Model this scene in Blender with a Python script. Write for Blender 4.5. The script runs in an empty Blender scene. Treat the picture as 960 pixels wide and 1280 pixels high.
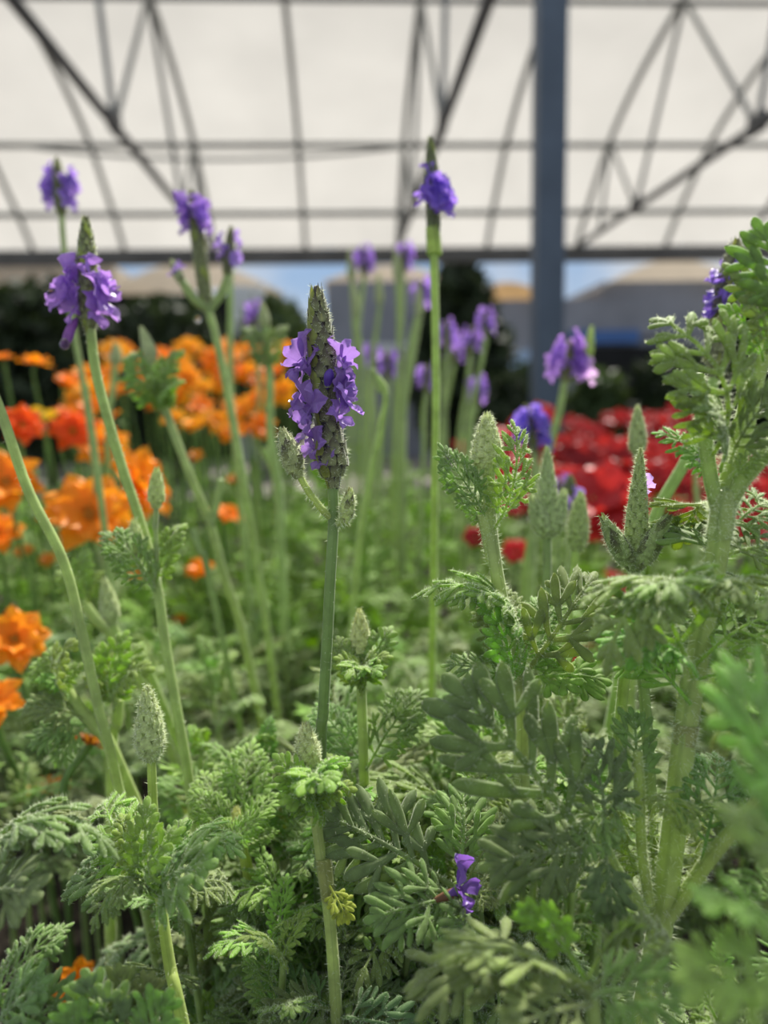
import bpy, math, random
import numpy as np
from mathutils import Matrix, Vector, Euler
random.seed(7); RNG = np.random.default_rng(7)
S = bpy.context.scene; COL = S.collection
R = math.radians

# ------------------------------------------------------------------ camera, sky, sun, exposure
CAMZ = 1.30
CAMROT = (Matrix.Rotation(R(-3.1), 3, 'Z') @ Matrix.Rotation(R(90-8.0), 3, 'X') @ Matrix.Rotation(R(-1.05), 3, 'Z'))
CROT = np.array(CAMROT); CPOS = np.array([0, 0, CAMZ])
FPX = 960.0
cam_d = bpy.data.cameras.new('camera'); cam = bpy.data.objects.new('camera', cam_d); COL.objects.link(cam)
cam.matrix_world = Matrix.Translation(CPOS) @ CAMROT.to_4x4()
cam_d.sensor_fit = 'VERTICAL'; cam_d.sensor_height = 36; cam_d.lens = 36*FPX/1280
cam_d.clip_start = 0.01; cam_d.clip_end = 300
cam_d.dof.use_dof = True; cam_d.dof.focus_distance = 0.176; cam_d.dof.aperture_fstop = 9.0
S.camera = cam

world = bpy.data.worlds.new('sky'); S.world = world; world.use_nodes = True
nt = world.node_tree; nt.nodes.clear()
out = nt.nodes.new('ShaderNodeOutputWorld'); bg = nt.nodes.new('ShaderNodeBackground')
geo = nt.nodes.new('ShaderNodeTexCoord'); sep = nt.nodes.new('ShaderNodeSeparateXYZ')
ramp = nt.nodes.new('ShaderNodeValToRGB')
ramp.color_ramp.elements[0].position = 0.0; ramp.color_ramp.elements[0].color = (0.66, 0.78, 0.92, 1)
ramp.color_ramp.elements[1].position = 0.75; ramp.color_ramp.elements[1].color = (0.80, 0.84, 0.88, 1)
e = ramp.color_ramp.elements.new(0.18); e.color = (0.42, 0.62, 0.92, 1)
nt.links.new(geo.outputs['Generated'], sep.inputs[0]); nt.links.new(sep.outputs['Z'], ramp.inputs[0])
nz = nt.nodes.new('ShaderNodeTexNoise'); nz.inputs['Scale'].default_value = 4; nz.inputs['Detail'].default_value = 4
nt.links.new(geo.outputs['Generated'], nz.inputs['Vector'])
cr2 = nt.nodes.new('ShaderNodeValToRGB'); cr2.color_ramp.elements[0].position = .45; cr2.color_ramp.elements[1].position = .65
nt.links.new(nz.outputs['Fac'], cr2.inputs[0])
mx = nt.nodes.new('ShaderNodeMixRGB'); mx.inputs[2].default_value = (.95, .95, .95, 1)
nt.links.new(cr2.outputs[0], mx.inputs[0]); nt.links.new(ramp.outputs[0], mx.inputs[1])
nt.links.new(mx.outputs[0], bg.inputs[0]); bg.inputs[1].default_value = 0.66
nt.links.new(bg.outputs[0], out.inputs[0])

sun_d = bpy.data.lights.new('sun', 'SUN'); sun_d.energy = 6.4; sun_d.angle = R(3.0); sun_d.color = (1, .95, .86)
sun = bpy.data.objects.new('sun', sun_d); COL.objects.link(sun)
SAZ, SEL = R(24), R(46)            # ahead of the camera, a little to the right
sdir = Vector((math.sin(SAZ)*math.cos(SEL), math.cos(SAZ)*math.cos(SEL), math.sin(SEL)))
sun.rotation_euler = sdir.to_track_quat('Z', 'Y').to_euler(); sun.location = (2, 3, 6)

vs = S.view_settings; vs.view_transform = 'Standard'; vs.look = 'None'; vs.gamma = 1; vs.use_curve_mapping = False
vs.exposure = 0.26
S.cycles.max_bounces = 8; S.cycles.diffuse_bounces = 5; S.cycles.transmission_bounces = 6; S.cycles.transparent_max_bounces = 6
S.cycles.caustics_reflective = False; S.cycles.caustics_refractive = False
S.cycles.sample_clamp_indirect = 6

# ------------------------------------------------------------------ helpers
def W(px, py, d):
    """photo pixel + depth along the view axis -> world point"""
    return CPOS + CROT @ np.array([(px-480)/FPX*d, -(py-640)/FPX*d, -d])
VR, VU, VB = CROT[:, 0], CROT[:, 1], CROT[:, 2]       # view right, up, back
SOIL = CAMZ - 0.30

def nrm(v):
    v = np.asarray(v, float); return v/(np.linalg.norm(v)+1e-12)

class MB:
    def __init__(s): s.v = []; s.f = []; s.m = []; s.n = 0; s.uv = []
    def add(s, V, F, mat=0, uv=None):
        V = np.asarray(V, float).reshape(-1, 3)
        for f in F: s.f.append(tuple(int(i)+s.n for i in f))
        s.m += [mat]*len(F); s.v.append(V); s.n += len(V)
        s.uv.append(np.zeros((len(V), 2)) if uv is None else np.asarray(uv, float))
    def grid(s, P, mat=0, closed=False, uv=None):
        P = np.asarray(P); r, c = P.shape[:2]; F = []
        for i in range(r-1):
            for j in range(c if closed else c-1):
                k = (j+1) % c
                F.append((i*c+j, i*c+k, (i+1)*c+k, (i+1)*c+j))
        s.add(P.reshape(-1, 3), F, mat, None if uv is None else np.asarray(uv).reshape(-1, 2))
    def merge(s, o, M):
        M = np.array(M); V = np.concatenate(o.v) @ M[:3, :3].T + M[:3, 3]
        s.f += [tuple(i+s.n for i in f) for f in o.f]; s.m += o.m; s.v.append(V); s.n += len(V); s.uv += o.uv
    def verts(s): return np.concatenate(s.v) if s.v else np.zeros((0, 3))
    def hairs(s, n, length, width, mat, lean=(0, 0, 0), filt=None):
        if n <= 0: return
        V = s.verts(); q = [f for f, m in zip(s.f, s.m) if len(f) == 4 and (filt is None or m in filt)]
        q = np.array(q); A = V[q]
        fn = np.cross(A[:, 2]-A[:, 0], A[:, 3]-A[:, 1]); ar = np.linalg.norm(fn, axis=1)+1e-15
        idx = RNG.choice(len(q), n, p=ar/ar.sum())
        a, b = RNG.random((n, 1)), RNG.random((n, 1)); Q = A[idx]
        p = (Q[:, 0]*(1-a)+Q[:, 1]*a)*(1-b)+(Q[:, 3]*(1-a)+Q[:, 2]*a)*b
        N = fn[idx]/ar[idx][:, None]
        d = N + RNG.normal(0, .45, (n, 3)) + np.array(lean); d /= np.linalg.norm(d, axis=1)[:, None]
        L = length*RNG.uniform(.45, 1.2, (n, 1))
        sd = np.cross(d, RNG.normal(0, 1, (n, 3))); sd /= np.linalg.norm(sd, axis=1)[:, None]
        T = np.stack([p-sd*width, p+sd*width, p+d*L], 1).reshape(-1, 3)
        s.add(T, np.arange(3*n).reshape(-1, 3), mat)
    def build(s, name, mats, parent=None, loc=None, link=True, smooth=True):
        V = s.verts()
        if loc is not None: V = V-np.asarray(loc)
        me = bpy.data.meshes.new(name)
        me.from_pydata(V.tolist(), [], s.f)
        if not isinstance(mats, (list, tuple)): mats = [mats]
        for m in mats: me.materials.append(m)
        me.polygons.foreach_set('material_index', s.m)
        me.polygons.foreach_set('use_smooth', [smooth]*len(s.f))
        U = np.concatenate(s.uv); ul = me.uv_layers.new(name='UVMap')
        li = np.empty(len(me.loops), int); me.loops.foreach_get('vertex_index', li)
        ul.data.foreach_set('uv', U[li].ravel())
        me.update()
        if not link: return me
        return place(name, me, parent)

def place(name, me, parent=None, M=None, color=None):
    o = bpy.data.objects.new(name, me); COL.objects.link(o)
    if parent: o.parent = parent
    if M is not None: o.matrix_local = M
    if color: o.color = color
    return o
def thing(name, label, cat, loc=(0, 0, 0), group=None):
    o = bpy.data.objects.new(name, None); COL.objects.link(o); o.location = loc; o.empty_display_size = .01
    return tag(o, label, cat, group)
def tag(o, label, cat, group=None):
    o['label'] = label; o['category'] = cat
    if group: o['group'] = group
    return o
def struct(o): o['kind'] = 'structure'; return o

def resample(P, n):
    """smooth (Catmull-Rom) resampling of a polyline"""
    P = np.asarray(P, float)
    if len(P) < 3:
        t = np.linspace(0, 1, n)[:, None]; return P[0]*(1-t)+P[-1]*t
    E = np.vstack([2*P[0]-P[1], P, 2*P[-1]-P[-2]]); k = len(P)-1; o = []
    for u in np.linspace(0, k, n):
        i = min(int(u), k-1); t = u-i; a, b, c, d = E[i:i+4]
        o.append(.5*((2*b)+(c-a)*t+(2*a-5*b+4*c-d)*t*t+(3*b-a-3*c+d)*t**3))
    return np.array(o)
def frames(P):
    T = np.gradient(P, axis=0); T /= np.linalg.norm(T, axis=1)[:, None]+1e-12
    n = np.cross(T[0], [0.31, .22, .92]); n = nrm(n); N = []
    for t in T:
        n = nrm(n-t*np.dot(n, t)); N.append(n)
    N = np.array(N); return T, N, np.cross(T, N)
def tube(mb, P, rad, seg=8, mat=0, square=0.0, cap=True):
    P = np.asarray(P, float); rad = np.broadcast_to(np.asarray(rad, float), (len(P),))
    T, N, B = frames(P); a = np.arange(seg)*2*math.pi/seg
    k = 1+square*np.cos(4*a)
    G = P[:, None]+rad[:, None, None]*(k[:, None]*(np.cos(a)[:, None]*N[:, None]+np.sin(a)[:, None]*B[:, None]))
    uv = np.stack(np.broadcast_arrays(a[None]/6.283, np.linspace(0, 1, len(P))[:, None]), -1)
    mb.grid(G, mat, True, uv)
    if cap:
        mb.add(np.vstack([G[-1], P[-1:]+T[-1]*rad[-1]*.6]), [(j, (j+1) % seg, seg) for j in range(seg)], mat)
        mb.add(np.vstack([G[0], P[:1]]), [((j+1) % seg, j, seg) for j in range(seg)], mat)
def box(mb, c, size, mat=0, rot=None):
    c = np.asarray(c, float); h = np.asarray(size, float)/2
    V = np.array([[x, y, z] for x in (-1, 1) for y in (-1, 1) for z in (-1, 1)])*h
    if rot is not None: V = V @ np.array(rot).T
    mb.add(V+c, [(0, 1, 3, 2), (4, 6, 7, 5), (0, 4, 5, 1), (2, 3, 7, 6), (0, 2, 6, 4), (1, 5, 7, 3)], mat)

# ------------------------------------------------------------------ materials
def mat(name, col, rough=.6, trans=0, tcol=None, sheen=0, var=.25, nscale=60, objcol=False, spec=.3, metal=0, vein=None, bump=0, rand=.0, tip=None):
    m = bpy.data.materials.new(name); m.use_nodes = True; t = m.node_tree; t.nodes.clear(); N = t.nodes.new; L = t.links.new
    o = N('ShaderNodeOutputMaterial'); p = N('ShaderNodeBsdfPrincipled')
    tc = N('ShaderNodeTexCoord'); no = N('ShaderNodeTexNoise'); no.inputs['Scale'].default_value = nscale; no.inputs['Detail'].default_value = 3
    L(tc.outputs['Object'], no.inputs['Vector'])
    mr = N('ShaderNodeMapRange'); mr.inputs[1].default_value = .3; mr.inputs[2].default_value = .7
    mr.inputs[3].default_value = 1-var; mr.inputs[4].default_value = 1+var; L(no.outputs['Fac'], mr.inputs[0])
    mul = N('ShaderNodeVectorMath'); mul.operation = 'MULTIPLY'; mul.inputs[0].default_value = col[:3]
    comb = N('ShaderNodeCombineXYZ')
    for i in range(3): L(mr.outputs[0], comb.inputs[i])
    L(comb.outputs[0], mul.inputs[1]); c = mul.outputs[0]
    oi = N('ShaderNodeObjectInfo')
    def times(a, b):
        q = N('ShaderNodeVectorMath'); q.operation = 'MULTIPLY'; L(a, q.inputs[0]); L(b, q.inputs[1]); return q.outputs[0]
    if rand:
        r2 = N('ShaderNodeMapRange'); r2.inputs[3].default_value = 1-rand; r2.inputs[4].default_value = 1+rand; L(oi.outputs['Random'], r2.inputs[0])
        cb = N('ShaderNodeCombineXYZ')
        for i in range(3): L(r2.outputs[0], cb.inputs[i])
        c = times(c, cb.outputs[0])
    if objcol: c = times(c, oi.outputs['Color'])
    if vein:                                        # darker veins along each petal (uv u runs across, v along)
        uv = N('ShaderNodeSeparateXYZ'); L(tc.outputs['UV'], uv.inputs[0])
        s1 = N('ShaderNodeMath'); s1.operation = 'MULTIPLY'; s1.inputs[1].default_value = vein[0]; L(uv.outputs[0], s1.inputs[0])
        s2 = N('ShaderNodeMath'); s2.operation = 'COSINE'; L(s1.outputs[0], s2.inputs[0])
        s3 = N('ShaderNodeMapRange'); s3.inputs[1].default_value = .55; s3.inputs[2].default_value = 1; L(s2.outputs[0], s3.inputs[0])
        s3.inputs[3].default_value = 0; s3.inputs[4].default_value = vein[1]
        mxx = N('ShaderNodeMixRGB'); mxx.inputs[2].default_value = (*vein[2], 1); L(s3.outputs[0], mxx.inputs[0]); L(c, mxx.inputs[1]); c = mxx.outputs[0]
    if tip:                                         # dark, mottled bract tips (uv v runs to the tip)
        uv = N('ShaderNodeSeparateXYZ'); L(tc.outputs['UV'], uv.inputs[0]); ad = N('ShaderNodeMath'); ad.operation = 'MULTIPLY_ADD'
        L(no.outputs['Fac'], ad.inputs[0]); ad.inputs[1].default_value = 1.1; L(uv.outputs[1], ad.inputs[2])
        s3 = N('ShaderNodeMapRange'); s3.inputs[1].default_value = tip[0]; s3.inputs[2].default_value = tip[0]+.35; L(ad.outputs[0], s3.inputs[0]); s3.inputs[4].default_value = tip[1]
        mxx = N('ShaderNodeMixRGB'); mxx.inputs[2].default_value = (*tip[2], 1); L(s3.outputs[0], mxx.inputs[0]); L(c, mxx.inputs[1]); c = mxx.outputs[0]
    L(c, p.inputs['Base Color']); p.inputs['Roughness'].default_value = rough; p.inputs['Specular IOR Level'].default_value = spec
    p.inputs['Metallic'].default_value = metal
    if sheen:
        p.inputs['Sheen Weight'].default_value = sheen; p.inputs['Sheen Roughness'].default_value = .45; p.inputs['Sheen Tint'].default_value = (.95, 1, .9, 1)
    if bump:
        b = N('ShaderNodeBump'); b.inputs['Strength'].default_value = bump; b.inputs['Distance'].default_value = .002
        L(no.outputs['Fac'], b.inputs['Height']); L(b.outputs[0], p.inputs['Normal'])
    sh = p.outputs[0]
    if trans:
        tr = N('ShaderNodeBsdfTranslucent')
        if tcol is None: L(c, tr.inputs[0])
        else:
            q = N('ShaderNodeVectorMath'); q.operation = 'MULTIPLY'; q.inputs[0].default_value = tcol; L(comb.outputs[0], q.inputs[1])
            tcx = q.outputs[0]
            if objcol: tcx = times(tcx, oi.outputs['Color'])
            L(tcx, tr.inputs[0])
        ms = N('ShaderNodeMixShader'); ms.inputs[0].default_value = trans; L(sh, ms.inputs[1]); L(tr.outputs[0], ms.inputs[2]); sh = ms.outputs[0]
    L(sh, o.inputs[0]); return m

M_LEAF = mat('lavender_leaf', (.23, .315, .125), .6, .42, (.46, .60, .06), sheen=.35, var=.22, nscale=9, objcol=True, spec=.25)
M_STEM = mat('lavender_stem', (.37, .46, .195), .5, .28, (.54, .70, .2), sheen=.3, var=.18, nscale=220, objcol=True, vein=(25.13, .35, (.12, .19, .05)))
M_HAIR = mat('fine_white_hair', (.84, .90, .68), .5, .5, (.9, .97, .68), var=.05)
M_FUZZ = mat('woolly_bud', (.44, .50, .25), .7, .25, (.62, .68, .28), sheen=.5, var=.3, nscale=900, objcol=True, tip=(1.25, .5, (.22, .2, .13)))
M_BRACT = mat('spike_bract', (.22, .24, .11), .6, .2, (.4, .42, .1), sheen=.5, var=.4, nscale=700, objcol=True, tip=(.85, .8, (.07, .055, .045)))
M_CALYX = mat('green_calyx', (.26, .30, .07), .4, .3, (.5, .55, .05), sheen=.2, var=.3, nscale=500, objcol=True)
M_DARK = mat('dark_bract_tip', (.07, .06, .06), .6, .05, None, sheen=.6, var=.5, nscale=900)
M_PURP = mat('violet_petal', (.40, .27, .70), .38, .45, (.52, .32, .86), sheen=.15, var=.28, nscale=350, objcol=True, vein=(14, .5, (.16, .07, .36)), spec=.5)
M_ORNG = mat('orange_petal', (.95, .33, .018), .5, .38, (1, .42, .015), var=.12, nscale=80, objcol=True, vein=(18, .25, (.8, .15, .008)))
M_OCEN = mat('orange_centre', (.55, .22, .02), .7, 0, var=.5, nscale=900)
M_RED = mat('red_petal', (.52, .03, .035), .5, .3, (.7, .04, .03), var=.15, nscale=60, objcol=True, rand=.25)
M_FOL = mat('bed_foliage', (.2, .28, .1), .6, .38, (.36, .52, .06), sheen=.3, var=.3, nscale=12, rand=.25)
M_SOIL = mat('potting_soil', (.035, .026, .018), .95, var=.5, nscale=160, bump=.6)
M_WATER = bpy.data.materials.new('water'); M_WATER.use_nodes = True
pb = M_WATER.node_tree.nodes['Principled BSDF']; pb.inputs['Transmission Weight'].default_value = 1; pb.inputs['IOR'].default_value = 1.33; pb.inputs['Roughness'].default_value = 0
M_STEEL = mat('blue_grey_steel', (.095, .12, .155), .5, var=.12, nscale=6, metal=.2)
M_GALV = mat('galvanised_tube', (.24, .245, .235), .5, var=.15, nscale=12, metal=.2)
M_GUT = mat('gutter_metal', (.10, .10, .10), .6, var=.2, nscale=3)
M_FILM = mat('roof_film', (.55, .54, .52), .8, .52, (.50, .49, .47), var=.06, nscale=1.3)
M_FLOOR = mat('floor_gravel', (.22, .20, .18), .9, var=.3, nscale=30, bump=.4)
M_GREYW = mat('grey_cladding', (.24, .25, .285), .7, var=.12, nscale=1.5)
M_BEIGE = mat('beige_awning', (.50, .44, .36), .8, .35, (.6, .52, .42), var=.1, nscale=2)
M_TAN = mat('tan_roofing', (.55, .36, .18), .8, .3, (.6, .4, .2), var=.15, nscale=2)
M_BLUE = mat('blue_sheet', (.06, .14, .36), .6, var=.1, nscale=2)
M_LBLUE = mat('pale_blue_panel', (.35, .48, .68), .6, var=.1, nscale=2)
M_WHITE = mat('white_panel', (.62, .64, .64), .7, var=.1, nscale=2)
M_BLACK = mat('painted_dark_interior', (.012, .013, .014), .9, var=.3, nscale=2)  # near-black colour paints the shade inside the doorway and the left hall
M_TREE = mat('dark_tree_leaf', (.022, .036, .016), .6, .12, (.05, .08, .015), var=.5, nscale=3)
M_TREE2 = mat('green_tree_leaf', (.05, .085, .03), .6, .2, (.1, .15, .03), var=.5, nscale=3)
M_BARK = mat('bark', (.06, .045, .03), .9, var=.4, nscale=12, bump=.5)

# ------------------------------------------------------------------ setting: floor, plant bench, roof
def plane(name, x0, x1, y0, y1, z, m, n=2):
    mb = MB(); xs, ys = np.linspace(x0, x1, n), np.linspace(y0, y1, n)
    mb.grid(np.array([[[x, y, z] for x in xs] for y in ys])); return struct(mb.build(name, m))
plane('floor', -30, 30, -4, 60, 0, M_FLOOR)
mb = MB(); box(mb, (0, 1.15, SOIL-.06), (5.0, 2.9, .12)); bed = mb.build('planting_bench', [M_SOIL], smooth=False)
tag(bed, 'long dark soil bed that all the plants are rooted in', 'planter')
lg = MB()
for k, (x, y) in enumerate([(-2.3, -.2), (2.3, -.2), (-2.3, 2.5), (2.3, 2.5)]):
    lg = MB(); box(lg, (x, y, (SOIL-.12)/2), (.08, .08, SOIL-.12)); lg.build('leg', [M_GALV], bed, smooth=False)

ribs = [-7.1, -5.95, -4.85, -3.7, -2.6, -1.5, -.38, .77, 1.9, 3.05, 4.2, 5.3, 6.45, 7.6, 8.7]
D0 = 10.0
prof = np.array([(10.0, 1.90), (9.72, 2.16), (9.36, 2.44), (8.8, 2.83), (8.0, 3.17), (7.0, 3.42), (6.0, 3.56), (5.2, 3.58)])
PROF = resample(prof, 30)
sheet = MB(); xs = np.linspace(-8.2, 9.8, 61)
sheet.grid(np.array([[[x, y, z+CAMZ+.04+.012*math.sin(5.6*(x+.38))] for x in xs] for y, z in PROF]))
struct(sheet.build('ceiling', M_FILM))
for x in ribs:
    mb = MB(); tube(mb, [[x, y, z+CAMZ] for y, z in PROF], .030, 8); struct(mb.build('roof_rib', M_GALV))
def prof_at(y): return np.interp(-y, -PROF[:, 0], PROF[:, 1])
for y, r in [(9.55, .035), (8.8, .032), (7.0, .026), (5.4, .03)]:
    mb = MB(); z = prof_at(y)+CAMZ-.045; tube(mb, [[-8.2, y, z], [9.8, y, z]], r, 8); struct(mb.build('roof_purlin', M_GALV))
mb = MB(); box(mb, (.8, 10.02, CAMZ+1.85), (18, .16, .17)); struct(mb.build('eave_beam', M_GUT, smooth=False))
for x in (-5.95, -1.5, .77, 3.05, 7.6):
    zt = CAMZ+1.93
    mb = MB(); tube(mb, [[x, 2.85, zt], [x, 10.0, zt]], .034, 8); struct(mb.build('truss_chord', M_GUT))
    for a, b in [(8.0, 8.8), (8.0, 7.0), (5.7, 7.0), (5.7, 5.25), (9.1, 8.8)]:
        if b < 5.2: continue
        mb = MB(); tube(mb, [[x, a, zt], [x, b, prof_at(b)+CAMZ-.02]], .022, 8); struct(mb.build('truss_strut', M_GALV))
    for a in (8.0, 5.7):
        mb = MB(); box(mb, (x, a, zt+.02), (.05, .2, .13)); struct(mb.build('truss_bracket', M_GUT, smooth=False))
# sagging hose along the roof
mb = MB(); pts = [[x, 8.6, CAMZ+2.74-.16*(1-((x+1.2)/2.2)**2)] for x in np.linspace(-3.4, 1.0, 12)]
tube(mb, pts, .018, 6); tag(mb.build('sagging_hose', M_GALV), 'thin grey hose sagging under the second roof purlin, upper left', 'hose')
mb = MB(); box(mb, (.785, 2.92, (CAMZ+1.95)/2), (.102, .102, CAMZ+1.95)); struct(mb.build('column', M_STEEL, smooth=False))
# ------------------------------------------------------------------ beyond the greenhouse
def px_box(name, x0, x1, y0, y1, d, depth, m, parent=None):
    """a box whose front face spans the given photo rectangle at distance d"""
    a, b = W(x0, y1, d), W(x1, y0, d); mb = MB()
    if y1 > 490: a[2] = 0
    c = (a+b)/2; box(mb, (c[0], c[1]+depth/2, (a[2]+b[2])/2), (abs(b[0]-a[0]), depth, abs(b[2]-a[2])))
    return mb.build(name, m, parent, parent.location if parent else None, smooth=False)
def arch_roof(name, x0, x1, ye, yt, d, depth, m, parent):
    a, b = W(x0, ye, d), W(x1, ye, d); top = W((x0+x1)/2, yt, d)[2]; mb = MB(); n = 18
    P = np.array([[a+(b-a)*u+np.array([0, k*depth, (top-(a[2]+(b[2]-a[2])*.5))*math.sin(math.pi*u)]) for u in np.linspace(0, 1, n)] for k in (-.05, 1)])
    mb.grid(P); return mb.build(name, m, parent, parent.location)
g0 = W(760, 500, 17); hall = thing('greenhouse_hall', 'grey clad hall beyond the steel column, with blue band and tan roof edge', 'building', (g0[0], g0[1], 0))
px_box('wall', 575, 900, 372, 512, 17, 6, M_GREYW, hall)
px_box('wall', 752, 900, 350, 374, 17, 6, M_GREYW, hall)
px_box('fascia', 700, 905, 404, 421, 16.9, .1, M_GREYW, hall)
px_box('blue_band', 712, 800, 412, 430, 16.8, .1, M_BLUE, hall)
px_box('doorway', 735, 860, 432, 512, 16.9, .12, M_BLACK, hall)  # black slab on the wall face paints the darkness of the recess
px_box('window', 632, 668, 437, 480, 16.9, .12, M_LBLUE, hall)
arch_roof('roof', 572, 690, 378, 356, 16.8, 6, M_TAN, hall)
arch_roof('roof', 745, 930, 362, 328, 16.8, 6, M_BEIGE, hall)
g0 = W(480, 500, 18); hb = thing('greenhouse_hall', 'plain grey hall behind the thin flower stalks left of the dark tree', 'building', (g0[0], g0[1], 0))
px_box('wall', 412, 560, 352, 520, 18, 6, M_GREYW, hb)
px_box('plinth', 412, 560, 428, 446, 17.9, .1, M_WHITE, hb)
arch_roof('roof', 405, 565, 354, 334, 17.9, 6, M_BEIGE, hb)
g0 = W(150, 500, 18); hc = thing('greenhouse_hall', 'low hall with beige awnings far behind the orange flowers', 'building', (g0[0], g0[1], 0))
px_box('wall', -120, 345, 366, 520, 18.5, 5, M_BLACK, hc)  # black front paints the shaded interior under the awnings
px_box('awning', -130, 140, 330, 366, 18, 4, M_BEIGE, hc)
arch_roof('awning', 135, 352, 366, 330, 18, 4, M_BEIGE, hc)
for x0, x1 in ((293, 304), (308, 316), (322, 330)): px_box('post', x0, x1, 358, 500, 17.8, .15, M_WHITE, hc)

def tree(label, px, pyb, pyt, wpx, d, m, seed, n=2600, cone=False):
    rg = np.random.default_rng(seed); base = W(px, pyb, d); base[2] = 0; top = W(px, pyt, d)[2]
    t = thing('tree', label, 'tree', base, 'trees beyond the roof')
    mb = MB(); tube(mb, resample([[0, 0, 0], [.05, 0, top*.5], [0, .05, top*.9]], 8), np.linspace(.14, .03, 8), 8); mb.build('trunk', M_BARK, t)
    hw = wpx/FPX*d/2; V = []
    u = rg.normal(0, 1, (n, 3)); u /= np.linalg.norm(u, axis=1)[:, None]; u *= rg.random((n, 1))**.4
    c = np.stack([u[:, 0]*hw, u[:, 1]*hw, top*.56+u[:, 2]*top*.44], 1)
    if cone: c[:, :2] *= np.clip(1.25-.85*c[:, 2:3]/top, .1, 1)
    lumps = 1+.16*np.sin(7*u[:, :1]+seed)*np.cos(5*u[:, 2:3]); c[:, :2] *= lumps
    a = rg.normal(0, 1, (n, 3)); a /= np.linalg.norm(a, axis=1)[:, None]; b = np.cross(a, rg.normal(0, 1, (n, 3))); b /= np.linalg.norm(b, axis=1)[:, None]
    L = .20*rg.uniform(.6, 1.3, (n, 1)); q = np.stack([c-a*L, c+b*L*.4, c+a*L, c-b*L*.4], 1).reshape(-1, 3)
    mb = MB(); mb.add(q, np.arange(4*n).reshape(-1, 4)); mb.build('crown', m, t)
tree('dark conical tree behind the tall single lavender bloom', 575, 520, 318, 150, 12.5, M_TREE, 1, 4200, True)
tree('dark tree at the far left behind the paired blooms', 60, 520, 352, 190, 13, M_TREE, 2, 3000)
tree('dark bushy tree behind the triple lavender spike', 220, 520, 372, 190, 13.5, M_TREE, 3, 3000)
tree('lighter green tree under the small patch of blue sky', 350, 520, 372, 110, 15, M_TREE2, 4, 2200)
tree('low dark shrub at the foot of the steel column', 650, 520, 462, 120, 11, M_TREE, 5, 1800)
tree('green shrub in front of the blue banded hall', 745, 520, 462, 70, 12, M_TREE2, 6, 1500)
tree('dark shrub by the doorway of the grey hall', 850, 520, 440, 130, 12, M_TREE, 8, 2200)
tree('dark tree at the far right behind the big leafy stem', 955, 520, 350, 110, 14, M_TREE, 9, 2200)

# ------------------------------------------------------------------ lavender leaf
LS = np.array([0, .22, .45, .65, .82, .93, 1.0])
LS_LO = np.array([0, .4, .72, .93, 1.0])
def lobe(mb, P, N, w, th, K=8):
    """flattened, slightly rolled finger of a leaf along path P with up vectors N"""
    n = len(P); s = LS if n == len(LS) else LS_LO
    ww = w*(.40+.60*np.clip(s/.72, 0, 1)**1.3); e = np.clip((s-.74)/.26, 0, 1); ww = ww*np.sqrt(np.clip(1-e*e, .02, 1))
    T = np.gradient(P, axis=0); T /= np.linalg.norm(T, axis=1)[:, None]+1e-9
    X = np.cross(T, N); X /= np.linalg.norm(X, axis=1)[:, None]+1e-9; Z = np.cross(X, T)
    a = np.arange(K)*2*math.pi/K; cx, cz = np.cos(a), np.sin(a)
    tz = np.where(cz > .9, .35, np.where(cz < -.9, -1.25, cz))*th
    G = P[:, None]+X[:, None]*(ww[:, None]*cx)[..., None]+Z[:, None]*(np.sqrt(ww/w)[:, None]*tz-ww[:, None]*.38*cx**2)[..., None]
    mb.grid(G, 0, True)
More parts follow.
